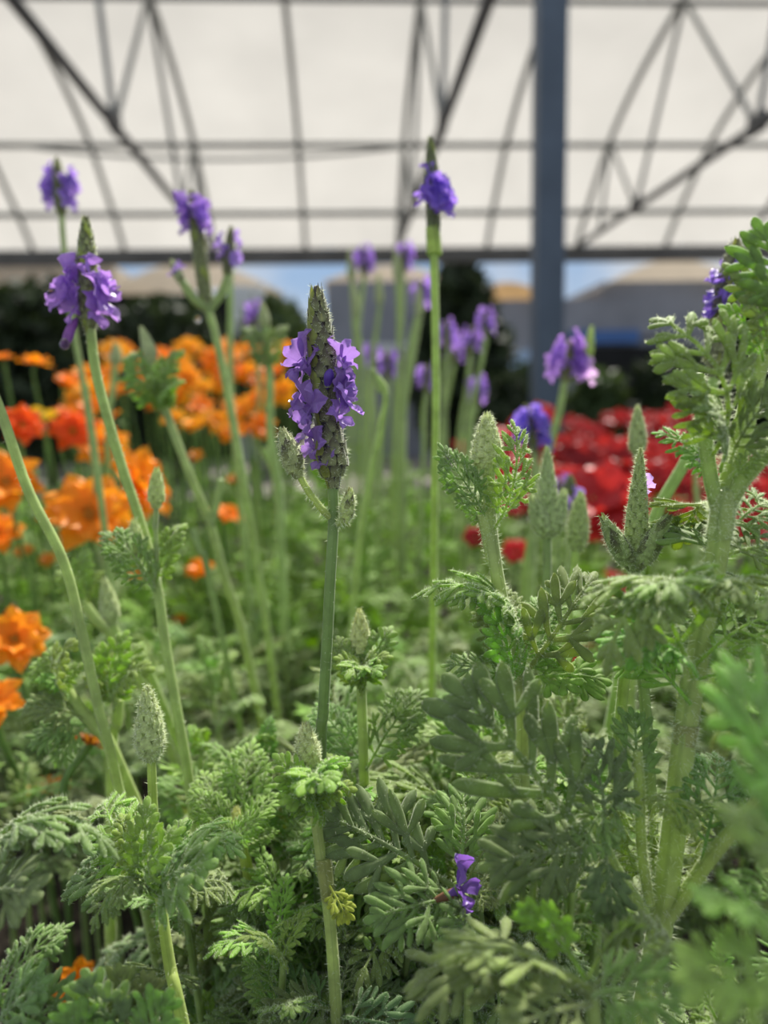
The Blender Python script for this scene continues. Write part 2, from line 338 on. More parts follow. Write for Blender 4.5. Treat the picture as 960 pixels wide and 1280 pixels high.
def leaf(seed, npair=6, plen=.40, ang=52, nl=2, lw=.046, arch=.1, curl=.12, pet=.18, lo=False, fold=0.0, hair=0, hl=.02):
    rg = np.random.default_rng(seed); mb = MB(); s = LS_LO if lo else LS; K = 6 if lo else 8
    t = np.linspace(0, 1, 24); mid = np.stack([.03*np.sin(3*t+seed), t, arch*(4*t*(1-t))*.8+arch*.5*t*(1-t*t)], 1)
    T = np.gradient(mid, axis=0); T /= np.linalg.norm(T, axis=1)[:, None]; X = np.array([1., 0, 0])
    Nn = np.cross(X, T); Nn /= np.linalg.norm(Nn, axis=1)[:, None]
    def at(A, q): return np.array([np.interp(q, t, A[:, k]) for k in range(3)])
    ii = np.linspace(0, .93, 7); mr = np.array([at(mid, q) for q in ii]); tube(mb, mr, np.linspace(lw*.52, lw*.32, 7), 6)
    def finger(p0, d, L, up, w, fw, c):
        d = nrm(d); P = p0+d*L*s[:, None]+nrm(fw)*(.12*L*s**2)[:, None]-up*(c*L*s**2.2)[:, None]
        lobe(mb, P, np.broadcast_to(up, P.shape), w, w*.26, K); return P
    for i in range(npair):
        q = pet+(.92-pet)*((i+.3)/npair); p0 = at(mid, q); Tq, Nq = nrm(at(T, q)), nrm(at(Nn, q))
        u = (q-pet)/(1-pet); L0 = plen*(.62+.75*math.sin(math.pi*min(1, u*.86+.12)))*.72*(1-.35*u)
        for sd in (-1, 1):
            L = L0*rg.uniform(.86, 1.12); a = R(ang*(1.12-.4*u)+rg.uniform(-7, 7))
            d = Tq*math.cos(a)+X*sd*math.sin(a)*math.cos(fold)+Nq*(math.sin(fold)*math.sin(a)+rg.uniform(-.16, .26))
            c = curl*rg.uniform(.5, 1.6); P = finger(p0, d, L, Nq, lw*rg.uniform(.85, 1.1), Tq, c)
            k = nl if u < .72 else max(0, nl-1)
            for j in range(k):
                f = .36+.30*j; pi = np.array([np.interp(f, s, P[:, m]) for m in range(3)])
                for s2 in (-1, 1):
                    if rg.random() < .10: continue
                    b = R(44+rg.uniform(-8, 8)); perp = nrm(np.cross(Nq, nrm(d)))*s2
                    finger(pi, nrm(d)*math.cos(b)+perp*math.sin(b)+Nq*rg.uniform(-.1, .1), L*(.52-.13*j)*rg.uniform(.85, 1.15), Nq, lw*rg.uniform(.75, .98), nrm(d), c*1.2)
    q = .92; p0 = at(mid, q); Tq, Nq = nrm(T[-1]), nrm(Nn[-1])
    finger(p0, Tq, .13+plen*.12, Nq, lw, Tq, curl)
    for sd in (-1, 1): finger(p0, Tq*.82+X*sd*.6, .10+plen*.08, Nq, lw*.9, Tq, curl)
    if hair: mb.hairs(int(hair*1.3), hl*1.6, .0022, 1)
    return mb
def leafmesh(name, *a, **k): return leaf(*a, **k).build(name, [M_LEAF, M_HAIR], link=False)
BROAD = [leafmesh('broad_leaf', 11+i, 5+i % 2, .50, 50, 1, .044, .10+.05*i, .14, .22, hair=2600) for i in range(3)]
FERN = [leafmesh('fern_leaf', 21+i, 7, .40, 56, 2-(i % 2), .030, .12+.06*i, .26, .14, hair=3200, hl=.026) for i in range(4)]
DROOP = [leafmesh('drooping_leaf', 31+i, 6, .44, 58, 2, .035, .32+.08*i, .30, .14, hair=3000, hl=.024) for i in range(2)]
YOUNG = [leafmesh('young_leaf', 41+i, 6, .36, 55, 1, .042, .16, .42, .12, fold=.5, hair=1400, hl=.03) for i in range(3)]
SIMPLE = [leafmesh('simple_leaf', 51+i, 4, .50, 44, 1, .062, .1, .10, .28, hair=1600) for i in range(2)]
LO_MB = [leaf(61+i, 6, .42, 54, 1, .042, .15+.05*i, .2, .14, lo=True) for i in range(4)]
LO = [m.build('leaf', [M_LEAF], link=False) for m in LO_MB]
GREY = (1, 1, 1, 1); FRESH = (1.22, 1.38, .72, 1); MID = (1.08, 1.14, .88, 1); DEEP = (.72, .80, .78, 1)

def basis(base, tip, up, roll=0):
    """matrix taking the unit leaf (base 0, tip +Y, upper face +Z) onto base->tip"""
    base, tip = np.asarray(base), np.asarray(tip); y = tip-base; L = np.linalg.norm(y); y = y/L
    z = np.asarray(up, float); z = z-y*np.dot(z, y); z = nrm(z)
    if roll: z = np.array(Matrix.Rotation(R(roll), 3, Vector(y)) @ Vector(z))
    x = np.cross(y, z); M = np.eye(4); M[:3, 0], M[:3, 1], M[:3, 2], M[:3, 3] = x*L, y*L, z*L, base
    return Matrix(M.tolist())
def add_leaf(root, base, tip, meshes, col=GREY, up=None, roll=0, width=1.0, name='leaf'):
    """base/tip are (px,py,d) or world points"""
    b = W(*base) if isinstance(base, tuple) else base; t = W(*tip) if isinstance(tip, tuple) else tip
    if up is None: up = np.array([0, 0, 1.])*.7+VB*.6
    M = basis(b, t, up, roll); loc = Vector(root.location) if root else Vector((0, 0, 0))
    M = Matrix.Translation(-loc) @ M @ Matrix.Diagonal((width, 1, 1, 1))
    o = place(name, random.choice(meshes), root, M); o.color = tuple(min(2, c*random.uniform(.9, 1.1)) for c in col[:3])+(1,)
    return o

# ------------------------------------------------------------------ floret, spike, bud
def petal(mb, c, d, nv, L, Wd, seed, ruf=.10, nu=7, nv_=7, mat=0, notch=0, cup=.15, narrow=.38):
    rg = np.random.default_rng(seed); d = nrm(d); nv = nrm(nv-d*np.dot(nv, d)); x = np.cross(d, nv)
    u = np.linspace(-1, 1, nu)[None, :]; v = np.linspace(0, 1, nv_)[:, None]
    sh = (narrow+(1-narrow)*np.sin(np.clip(v*1.25, 0, 1)*math.pi/2))*np.sqrt(np.clip(1-np.clip((v-.7)/.34, 0, 1)**2, .0, 1))
    end = 1-.16*u*u*(v**3)+notch*np.cos(u*3*math.pi)*v**4
    a, b = rg.uniform(0, 6, 2)
    h = cup*(u*u)*v+ruf*v*v*np.sin(u*4.2+a)*.8+ruf*.8*np.sin(v*6+b+u*2)*v-.18*v*v*rg.uniform(.2, 1)
    P = c+d*(L*v*end)[..., None]+x*(Wd*u*sh)[..., None]+nv*(L*h)[..., None]
    uv = np.stack(np.broadcast_arrays(u*.5+.5, v), -1); mb.grid(P, mat, False, uv)
def floret_mb(seed, tube_len=.42):
    """two-lipped lavender flower, tube along +Y from the origin, about 1 unit long, upper lip towards +Z"""
    rg = np.random.default_rng(seed); mb = MB(); y = np.array([0, 1., 0]); n = 7
    tt = np.linspace(0, 1, n); tube(mb, np.stack([0*tt, tt*tube_len, .05*tt*tt], 1), .05+.075*tt**1.6, 9, 0, cap=False)
    c0 = np.array([0, tube_len, .05])
    for a, L, w, tl in [(60, .60, .27, 34), (120, .60, .27, 34), (200, .40, .18, 32), (270, .46, .20, 20), (340, .40, .18, 32)]:
        a = R(a+rg.uniform(-9, 9)); e = np.array([math.cos(a), 0, math.sin(a)]); t = R(tl+rg.uniform(-16, 14))
        d = e*math.cos(t)+y*math.sin(t); nv = y*math.cos(t)-e*math.sin(t)
        petal(mb, c0+e*.11, d, nv, L*rg.uniform(.85, 1.1), w*rg.uniform(.9, 1.15), int(rg.integers(1e6)), .15)
    return mb
FLOR = [floret_mb(71+i).build('floret', [M_PURP], link=False) for i in range(6)]
def add_floret(root, att, tgt, scale=None, roll=0, up=(0, 0, 1), col=(1, 1, 1, 1), parent=None, k=None, squeeze=None):
    a = W(*att) if isinstance(att, tuple) else att; t = W(*tgt) if isinstance(tgt, tuple) else tgt
    M = basis(a, t, up, roll)
    if squeeze: M = M @ Matrix.Diagonal(squeeze)
    if scale: M = M @ Matrix.Diagonal((scale/np.linalg.norm(t-a),)*3+(1,))
    loc = Vector(root.location); o = place('floret', FLOR[k] if k is not None else random.choice(FLOR), parent or root, Matrix.Translation(-loc) @ M)
    o.color = col; return o
def spike(mb, base, tip, rad, nwh, per=5, blen=1.7, flare=.25, wid=1.0, mats=(0,), sharp=.6, core=0, bend=None):
    """a cone of overlapping bracts; rad(t) in metres; blen in whorl spacings"""
    base, tip = np.asarray(base), np.asarray(tip); ax = tip-base; L = np.linalg.norm(ax); A = ax/L
    n1 = nrm(np.cross(A, [.3, .5, .8])); n2 = np.cross(A, n1); t = np.linspace(0, 1, 20)
    tube(mb, base+ax*t[:, None], np.array([rad(q)*.86 for q in t]), 10, core)
    for w in range(nwh):
        t0 = (w+.1)/(nwh+.6)
        for k in range(per):
            th0 = 2*math.pi*(k+.5*(w % 2)+.08*RNG.normal())/per; v = np.linspace(0, 1, 6)[:, None]; u = np.linspace(-1, 1, 5)[None]
            shp = (.75+.25*np.sin(v*math.pi))*np.clip(1-v**2.4, 0, 1)**sharp
            r0 = rad(t0); dt = blen/nwh*RNG.uniform(.9, 1.12)
            th = th0+u*shp*wid*math.pi/per
            tt = np.clip(t0+v*dt*(1-.12*u*u), 0, 1.04); rr = np.array([[rad(min(1, q)) for q in row] for row in tt])
            rr = rr*.55+r0*.45*(1-.35*v)+flare*r0*(v**1.5)*.55+r0*.08*(1-u*u)
            P = base+A*(tt*L)[..., None]+(rr*np.cos(th))[..., None]*n1+(rr*np.sin(th))[..., None]*n2
            mb.grid(P, mats[(w*per+k) % len(mats)], False, np.stack(np.broadcast_arrays(u*.5+.5, v), -1))
def bud_rad(r, peak=.24):
    return lambda t: r*(.40+.60*math.sin(math.pi/2*min(1, t/peak)) if t < peak else max(.10, 1-.92*((t-peak)/(1-peak))**1.75))

def px(d): return d/FPX
hw = .000055
class Stalk:
    def __init__(s, label, path, r0, r1=None, group=None, col=(1, 1, 1, 1), hair=0, hl=.0016, soil=True, seg=10, name='lavender_stalk', cat='flower stalk', split=40):
        """path: [(px,py,d),...] from the top of the stem to its foot; r0/r1 radii in px at top and foot"""
        P = [W(*p) for p in path]
        if soil:
            f = P[-1].copy(); g = nrm(P[-1]-P[-2]); f2 = f+g*.03; drop = max(.01, f[2]-SOIL)
            P.append(np.array([f[0]+g[0]*.05, f[1]+g[1]*.05+.012, max(SOIL+.02, f[2]-drop*.5)])); P.append(np.array([P[-1][0]+.003, P[-1][1]+.008, SOIL-.004]))
        s.root = thing(name, label, cat, P[-1], group); r1 = r1 or r0
        Q = resample(P, split); n = len(path)
        dd = np.array([-(np.dot(q-CPOS, -VB))*-1 for q in Q]); rr = np.linspace(r0, r1, len(Q))*dd/FPX
        mb = MB(); tube(mb, Q, rr, seg, 0, square=.06)
        if hair: mb.hairs(hair, hl, hw, 1, filt=(0,))
        o = mb.build('stem', [M_STEM, M_HAIR], s.root, P[-1]); o.color = col; s.loc = P[-1]
    def spike(s, base, tip, wpx, kind='young', col=(1, 1, 1, 1), hair=700, name=None, nwh=None):
        b, t = W(*base), W(*tip); d = base[2]; r = wpx/2*px(d); mb = MB()
        if kind == 'young':
            spike(mb, b, t, bud_rad(r), nwh or 10, 6, 1.7, .30, .95, (0,), sharp=.9); mats = [M_FUZZ, M_HAIR]
        elif kind == 'bloom':
            f = lambda q: r*(.42+.58*min(1, q*7))*(1 if q < .55 else max(.16, 1-((q-.55)/.47)**2*.86))
            spike(mb, b, t, f, nwh or 17, 6, 1.8, .35, 1.0, (0, 0, 2, 0, 0), sharp=.8); mats = [M_BRACT, M_HAIR, M_CALYX, M_DARK]
        else:
            spike(mb, b, t, bud_rad(r, .34), nwh or 7, 5, 2.1, .25, 1.05, (0, 2, 0), sharp=.8); mats = [M_FUZZ, M_HAIR, M_BRACT]
        if hair: mb.hairs(hair, .0011*(d/.18)**.5, hw, 1, filt=(0, 2))
        o = mb.build(name or ('flower_spike' if kind == 'bloom' else 'bud_spike'), mats, s.root, s.loc); o.color = col
        s.sp = o; s.b, s.t, s.r, s.d = b, t, r, d; return o
    def arm(s, path, rpx, col=(1, 1, 1, 1), hair=0, name='bud_stalk'):
        Q = resample([W(*p) for p in path], 12); mb = MB(); tube(mb, Q, np.linspace(rpx, rpx*.9, 12)*px(path[0][2]), 8, 0, square=.05)
        if hair: mb.hairs(hair, .0014, hw, 1, filt=(0,))
        o = mb.build(name, [M_STEM, M_HAIR], s.root, s.loc); o.color = col
    def leaf(s, base, tip, meshes, col=GREY, **k): return add_leaf(s.root, base, tip, meshes, col, **k)
    def blooms(s, t0, t1, n, size_px, sides=None, col=(1, 1, 1, 1), spread=1.0):
        ax = s.t-s.b; A = nrm(ax)
        for i in range(n):
            q = t0+(t1-t0)*(i+.5)/n; sd = (-1 if i % 2 else 1) if sides is None else sides[i % len(sides)]
            a = s.b+ax*q; w = VR*sd*RNG.uniform(.7, 1)+VB*RNG.uniform(-.5, .9)+A*RNG.uniform(.25, .75)
            L = size_px*px(s.d)*RNG.uniform(.85, 1.15)
            add_floret(s.root, parent=s.sp, att=a+nrm(w)*s.r*.5, tgt=a+nrm(w)*L*spread, scale=L, up=A*.9+VB*.2, roll=RNG.uniform(-30, 30), col=tuple(np.array(col[:3])*RNG.uniform(.85, 1.15))+(1,))

# ================================================================== the lavender stalks, one by one
# --- main bloom in the middle
DM = .176
s = Stalk('sharp violet lavender bloom in the centre of the picture, on a green stem tinted dark for shadow',
          [(416, 606, DM), (417, 650, DM), (413, 720, DM), (409, 800, DM+.002), (404, 890, DM+.006), (401, 960, DM+.010)], 6.6, 7.0, col=(.62, .72, .6, 1), hair=500, hl=.0007)  # col darkens the green stem to paint its backlit shadow
def rmain(t):
    y = 612-t*254
    return px(DM)*np.interp(y, [356, 364, 380, 400, 430, 470, 520, 545, 560, 580, 590, 598, 606, 614], [2.5, 6, 10.5, 13.5, 16.5, 17, 15, 16, 19, 22, 19, 12, 9, 6])
mb = MB(); spike(mb, W(417, 612, DM), W(395, 358, DM), rmain, 18, 6, 1.7, .34, .98, (0, 2, 0, 0, 3, 0), sharp=.75, core=3)
mb.hairs(2600, .0011, hw, 1, filt=(0, 3))
sp = mb.build('flower_spike', [M_BRACT, M_HAIR, M_CALYX, M_DARK], s.root, s.loc); s.sp = sp
for i, (a, t, sz, k) in enumerate([
    ((392, 468, DM), (358, 436, DM+.001), 56, 0), ((394, 474, DM), (368, 446, DM-.004), 50, 1), ((395, 505, DM), (360, 490, DM-.001), 54, 2), ((397, 515, DM), (368, 508, DM-.006), 50, 3),
    ((398, 550, DM), (370, 532, DM-.003), 46, 5), ((402, 566, DM), (380, 552, DM-.005), 38, 0), ((406, 580, DM), (392, 562, DM-.008), 34, 1),
    ((416, 466, DM), (440, 436, DM+.001), 48, 3), ((416, 482, DM), (446, 464, DM-.001), 46, 2), ((417, 498, DM), (440, 482, DM-.006), 44, 5), ((418, 512, DM), (448, 496, DM-.002), 46, 4), ((418, 528, DM), (438, 512, DM-.005), 38, 0)]):
    add_floret(s.root, a, t, parent=s.sp, scale=sz*px(DM), up=np.array([0, 0, 1.])*.8+VB*.5, roll=RNG.uniform(-35, 35), k=k, col=tuple(np.array([1.05, .95, 1.0])*RNG.uniform(.62, 1.1))+(1,))
mb = MB(); c0, c1 = W(408, 486, DM-.002), W(413, 462, DM-.0045)
tube(mb, resample([c0, (c0+c1)/2, c1], 7), np.array([3, 4, 5, 6, 6.6, 5.5, 2.5])*px(DM), 9); o = mb.build('flower_bud', [M_PURP], s.root, s.loc); o.color = (.5, .4, .75, 1)
s.arm([(416, 649, DM), (402, 636, DM-.001), (386, 615, DM-.001), (373, 592, DM-.001)], 4.6, (1.3, 1.25, .9, 1), 260)
s.spike((374, 598, DM-.001), (352, 536, DM-.001), 27, 'bud', (1.0, 1.0, .85, 1), 900, 'side_bud')
s.arm([(417, 655, DM), (427, 652, DM-.001), (433, 646, DM-.001)], 5.0, (1.2, 1.2, .9, 1), 160)
s.spike((431, 654, DM-.001), (438, 610, DM-.001), 19, 'bud', (1.2, 1.25, .9, 1), 500, 'side_bud')

# --- left sharp-ish bloom
s = Stalk('violet bloom with wide ragged petals at the left, carrying water drops',
          [(113, 412, .235), (122, 475, .235), (150, 575, .235), (178, 660, .235), (197, 735, .232), (206, 800, .231), (218, 870, .23), (233, 955, .23), (247, 1055, .232)], 6.2, 6.5, col=(1.1, 1.12, .95, 1), hair=500)
s.spike((112, 418, .235), (107, 271, .235), 23, 'bloom', (1.25, 1.35, 1.1, 1), 900)
for a, t, sz in [((104, 378, .235), (66, 342, .234), 64), ((104, 386, .235), (74, 366, .231), 56), ((104, 366, .235), (84, 328, .233), 52), ((105, 396, .235), (84, 384, .23), 40),
                 ((113, 378, .235), (140, 338, .233), 56), ((113, 388, .235), (142, 368, .231), 58), ((113, 372, .235), (132, 326, .234), 46), ((114, 398, .235), (130, 386, .230), 42)]:
    add_floret(s.root, a, t, parent=s.sp, scale=sz*px(.235), roll=RNG.uniform(-30, 30), col=(1.15, 1.0, 1.02, 1))
s.arm([(196, 735, .232), (183, 722, .230), (170, 695, .229)], 3.6, hair=80); s.spike((171, 700, .229), (167, 648, .229), 22, 'young', (1.1, 1.15, .9, 1), 300, 'side_bud', 6)
s.arm([(197, 735, .232), (196, 700, .230), (194, 655, .229)], 3.4, hair=80); s.spike((195, 636, .229), (196, 584, .229), 21, 'young', (1.2, 1.25, .9, 1), 300, 'side_bud', 6)
s.arm([(194, 660, .229), (195, 645, .229), (195, 632, .229)], 3.4)
s.leaf((194, 738, .231), (128, 668, .222), FERN, MID); s.leaf((197, 735, .231), (228, 655, .236), YOUNG, FRESH)
mb = MB(); pts = resample([W(96, 398, .233), W(88, 412, .232), W(82, 432, .231)], 8); tube(mb, pts, np.array([2, 4, 5.5, 6, 6.5, 7, 6, 3])*px(.233), 8)
o = mb.build('hanging_petal', [M_PURP], s.root, s.loc); o.color = (.8, .5, .6, 1)
def drop(lab, p, r):
    mb = MB(); c = W(*p); rr = r*px(p[2]); n = 12
    th = np.linspace(.02, math.pi-.02, n)[:, None]; ph = np.linspace(0, 2*math.pi, 16, endpoint=False)[None]
    G = c+np.stack(np.broadcast_arrays(rr*np.sin(th)*np.cos(ph), rr*np.sin(th)*np.sin(ph), -rr*np.cos(th)*np.where(np.cos(th) < 0, 1.25, 1.0)+0*ph), -1)
    mb.grid(G, 0, True); tag(mb.build('water_drop', M_WATER), lab, 'water drop')
drop('clear water drop hanging from the drooping petal of the left bloom', (81, 431, .229), 6)
drop('clear water drop under the outermost petal tip of the left bloom', (64, 368, .231), 5)
drop('water drop on the fresh side bud beside the steel column bloom', (739, 431, .43), 4)
drop('water drop hanging below the triple lavender spike', (247, 400, .35), 4)

# --- triple spike
s = Stalk('triple lavender spike with bloom only near its top, left of centre behind the main bloom',
          [(261, 388, .36), (272, 430, .36), (290, 520, .36), (306, 610, .36), (320, 700, .37), (335, 795, .38)], 5.0, 4.8, col=(1.1, 1.1, 1.1, 1))
s.spike((260, 392, .36), (239, 238, .36), 17, 'bloom', (1.15, 1.2, 1.1, 1), 300)
s.blooms(.60, .86, 10, 25, col=(1.0, .9, 1.0, 1))
s.arm([(260, 386, .36), (243, 374, .358), (228, 352, .357)], 6); s.arm([(262, 386, .36), (276, 368, .362), (285, 345, .363)], 5.5)
s.spike((230, 358, .357), (214, 325, .357), 13, 'bud', GREY, 0, 'side_bud'); s.spike((283, 350, .363), (289, 283, .363), 12, 'bloom', GREY, 0, 'side_spike')
s.blooms(.2, .75, 5, 20); add_floret(s.root, parent=s.sp, att=(226, 350, .357), tgt=(215, 334, .356), scale=22*px(.357))
# --- far-left single bloom
s = Stalk('small violet bloom highest at the far left, against the white roof', [(77, 268, .42), (80, 310, .42), (90, 400, .42), (104, 480, .42), (117, 570, .42), (126, 670, .43)], 3.6, 4.0, col=(1, 1, 1, 1))
s.spike((77, 272, .42), (71, 197, .42), 14, 'bloom', (1.1, 1.15, 1, 1), 0); s.blooms(.12, .62, 11, 27)
# --- tall single bloom right of centre
s = Stalk('tall straight lavender stalk, its violet bloom highest of all against the white roof', [(542, 300, .285), (544, 400, .285), (545, 500, .285), (543, 620, .29), (542, 725, .30)], 5.2, 4.6, col=(1.15, 1.2, .8, 1), hair=200)
s.spike((543, 308, .285), (538, 171, .285), 17, 'bloom', (.85, .95, .8, 1), 300)
s.arm([(543, 318, .285), (542, 300, .285), (541, 285, .285)], 10, (1.3, 1.35, .7, 1), name='calyx_cup')
for a, t, sz in [((540, 262, .285), (524, 236, .283), 34), ((540, 252, .285), (522, 222, .285), 32), ((541, 262, .285), (560, 240, .282), 44), ((541, 250, .285), (556, 222, .283), 44), ((541, 272, .285), (553, 256, .28), 44), ((541, 258, .285), (566, 246, .284), 40), ((541, 240, .285), (550, 214, .281), 36), ((541, 268, .285), (546, 240, .277), 40)]:
    add_floret(s.root, a, t, parent=s.sp, scale=sz*px(.285), roll=RNG.uniform(-30, 30), col=(.85, .8, 1.05, 1))
# --- right bloom behind the big leafy stem
s = Stalk('violet bloom partly hidden behind the fuzzy leaf at the right edge', [(893, 468, .235), (880, 530, .238), (855, 580, .24), (815, 655, .245), (790, 760, .25)], 7, 7, col=(1, 1.1, .9, 1), hair=200)
s.spike((893, 474, .235), (921, 299, .235), 33, 'bloom', (1.0, 1.0, 1.05, 1), 900)
for a, t, sz in [((905, 400, .235), (888, 366, .232), 44), ((908, 385, .235), (895, 348, .231), 46), ((911, 370, .235), (900, 335, .232), 46), ((912, 360, .235), (906, 318, .232), 46), ((906, 392, .235), (880, 372, .23), 34)]:
    add_floret(s.root, a, t, parent=s.sp, scale=sz*px(.235), roll=RNG.uniform(-30, 30), col=(.85, .8, 1.05, 1))
# --- bloom in front of the column foot
s = Stalk('small violet bloom leaning in front of the foot of the steel column', [(706, 478, .43), (700, 510, .43), (690, 550, .43), (672, 620, .44)], 5, 5, col=(1.05, 1.05, 1, 1))
s.spike((706, 482, .43), (712, 425, .43), 14, 'bloom', (1.1, 1.1, 1, 1), 0); s.blooms(.1, .8, 13, 27, col=(1.25, 1.1, 1.1, 1))
s.arm([(706, 480, .43), (722, 462, .432), (735, 446, .432)], 4); s.spike((734, 452, .43), (740, 408, .43), 12, 'young', FRESH, 0, 'side_bud', 5)
add_floret(s.root, (722, 478, .43), (742, 462, .43), scale=34*px(.43), col=(1.9, 1.9, 1.25, 1))
s = Stalk('low violet bloom in front of the red flowers, beside the fat woolly bud', [(668, 565, .40), (668, 620, .40), (665, 700, .40)], 5, 5)
s.spike((668, 572, .40), (657, 505, .40), 13, 'bloom', (1, 1, 1, 1), 0); s.blooms(.15, .6, 11, 27, col=(.8, .8, 1.1, 1))

# --- fat woolly bud with two fern leaves (centre right)
D = .186
s = Stalk('fat woolly bud on a hairy stem with two fern leaves standing beside it, centre right', [(611, 585, D), (612, 640, D), (617, 690, D-.001), (627, 750, D-.002), (638, 800, D-.003), (648, 870, D-.003), (652, 930, D)], 7.5, 11, col=(1.2, 1.15, 1.0, 1), hair=1500, hl=.0017)
s.spike((609, 594, D), (609, 515, D), 37, 'young', (1.25, 1.25, 1.1, 1), 2200, nwh=11)
s.leaf((611, 658, D), (556, 560, D-.004), FERN, MID, roll=-25, width=.75); s.leaf((619, 660, D-.002), (645, 533, D-.008), FERN, FRESH, up=VB+VR*.5, width=.85)
s.leaf((613, 662, D), (572, 606, D+.008), YOUNG, MID); s.leaf((616, 655, D), (650, 590, D+.004), YOUNG, FRESH)
s.arm([(606, 640, D), (612, 668, D), (618, 705, D)], 11, (1.2, 1.15, 1, 1), 500, 'node')
s.leaf((640, 865, D-.004), (522, 736, D-.008), DROOP, FRESH, up=np.array([.3, 0, 1])); s.leaf((645, 855, D-.003), (742, 722, D), BROAD, MID, roll=10, width=.9)
s.leaf((645, 850, D-.002), (752, 852, D-.010), SIMPLE, FRESH); s.leaf((645, 850, D-.002), (620, 730, D+.010), FERN, MID); s.leaf((640, 862, D-.004), (606, 760, D-.014), YOUNG, FRESH)
s.leaf((648, 862, D-.004), (690, 745, D+.005), FERN, MID); s.leaf((642, 860, D-.004), (560, 830, D-.010), FERN, MID)
# --- buds behind
s = Stalk('pale triple bud between the fat woolly bud and the red flowers', [(684, 668, .235), (684, 720, .235), (682, 790, .237), (676, 870, .24)], 5.5, 6, col=(.8, .85, .85, 1), hair=200)
s.spike((685, 672, .235), (684, 558, .235), 25, 'young', (.95, 1.05, .95, 1), 900, nwh=10)
s.spike((684, 672, .234), (663, 618, .232), 26, 'young', (.95, 1.05, .95, 1), 400, 'side_bud', 6); s.spike((686, 672, .234), (706, 612, .233), 26, 'young', (.95, 1.05, .95, 1), 400, 'side_bud', 6)
s = Stalk('single egg shaped bud beside the pale triple bud', [(720, 684, .25), (716, 730, .25), (708, 800, .252)], 5, 5, col=(1.2, 1.25, .9, 1), hair=150)
s.spike((720, 690, .25), (726, 614, .25), 27, 'young', (.9, 1.0, .75, 1), 700, nwh=9)
s = Stalk('dim bud with a bit of violet behind the egg shaped bud', [(711, 650, .33), (710, 700, .33), (706, 780, .33)], 5, 5)
s.spike((711, 655, .33), (713, 594, .33), 17, 'bloom', (.8, .9, .9, 1), 0); s.blooms(.1, .5, 3, 22)
# --- three-pronged open bud
D = .178
s = Stalk('long green bud with a dark tipped side bud on each side, lower right centre', [(793, 708, D), (789, 750, D+.002), (782, 820, D+.006), (775, 900, D+.012)], 7, 7, col=(1, 1.05, .8, 1), hair=400)
s.spike((793, 708, D), (801, 560, D), 27, 'young', (.85, .92, .7, 1), 1800, nwh=15)
s.spike((790, 712, D-.001), (752, 645, D-.004), 25, 'bud', (.75, .85, .65, 1), 900, 'side_bud'); s.spike((796, 712, D-.001), (837, 644, D-.004), 26, 'bud', (.8, .9, .7, 1), 900, 'side_bud')
add_floret(s.root, (801, 620, D+.002), (815, 590, D+.004), scale=30*px(D), col=(1.5, 1.5, 1.2, 1))
s = Stalk('grey green bud standing behind the long green bud', [(797, 560, .25), (800, 620, .25), (800, 700, .255)], 5.5, 5.5, hair=150)
s.spike((797, 572, .25), (797, 506, .25), 21, 'young', (.95, 1.0, .85, 1), 700, nwh=8)

# --- the big leafy stem at the right
D = .158
s = Stalk('thick hairy stem of the big leafy shoot at the right edge, forking near its top', [(968, 360, D), (947, 455, D), (927, 545, D), (908, 618, D), (895, 700, D), (879, 785, D), (863, 870, D), (851, 960, D), (838, 1070, D), (824, 1165, D+.002)], 11.5, 15.5, col=(1.15, 1.15, .85, 1), hair=5200, hl=.0026, seg=14, split=60)
s.arm([(901, 650, D), (887, 590, D-.001), (878, 520, D+.001), (872, 470, D+.003)], 10, (1.1, 1.15, .85, 1), 700, 'branch'); s.arm([(905, 640, D), (925, 605, D-.002), (950, 575, D-.003), (975, 545, D-.004)], 11, (1.1, 1.15, .85, 1), 700, 'branch')
s.arm([(898, 672, D), (902, 645, D-.001), (906, 615, D-.001)], 15.5, (1.1, 1.1, .9, 1), 700, 'node')
s.arm([(858, 905, D), (857, 915, D), (855, 930, D)], 16.4, (1.05, .92, .78, 1), 200, 'node')
s.leaf((885, 575, D), (822, 392, D-.006), DROOP, MID, up=np.array([.2, -.2, 1.])-VR*.6); s.leaf((900, 590, D-.003), (846, 470, D-.014), FERN, MID, roll=20); s.leaf((890, 600, D+.004), (824, 540, D+.002), FERN, FRESH)
s.leaf((985, 430, D-.004), (948, 288, D-.014), BROAD, MID, up=VB-VR*.3); s.leaf((985, 440, D-.004), (1000, 285, D-.010), FERN, MID, up=VB); s.leaf((956, 450, D-.004), (905, 385, D-.008), YOUNG, FRESH, up=VB); s.leaf((962, 440, D-.004), (912, 335, D-.010), YOUNG, MID, up=VB)
s.leaf((915, 580, D-.005), (965, 490, D-.016), BROAD, GREY); s.leaf((912, 600, D-.004), (968, 560, D-.006), FERN, FRESH); s.leaf((893, 712, D), (846, 662, D+.028), SIMPLE, MID)
s.leaf((895, 640, D), (846, 672, D+.03), BROAD, MID); s.leaf((900, 680, D+.004), (962, 640, D+.016), FERN, MID); s.leaf((897, 700, D+.002), (975, 690, D+.012), BROAD, MID)
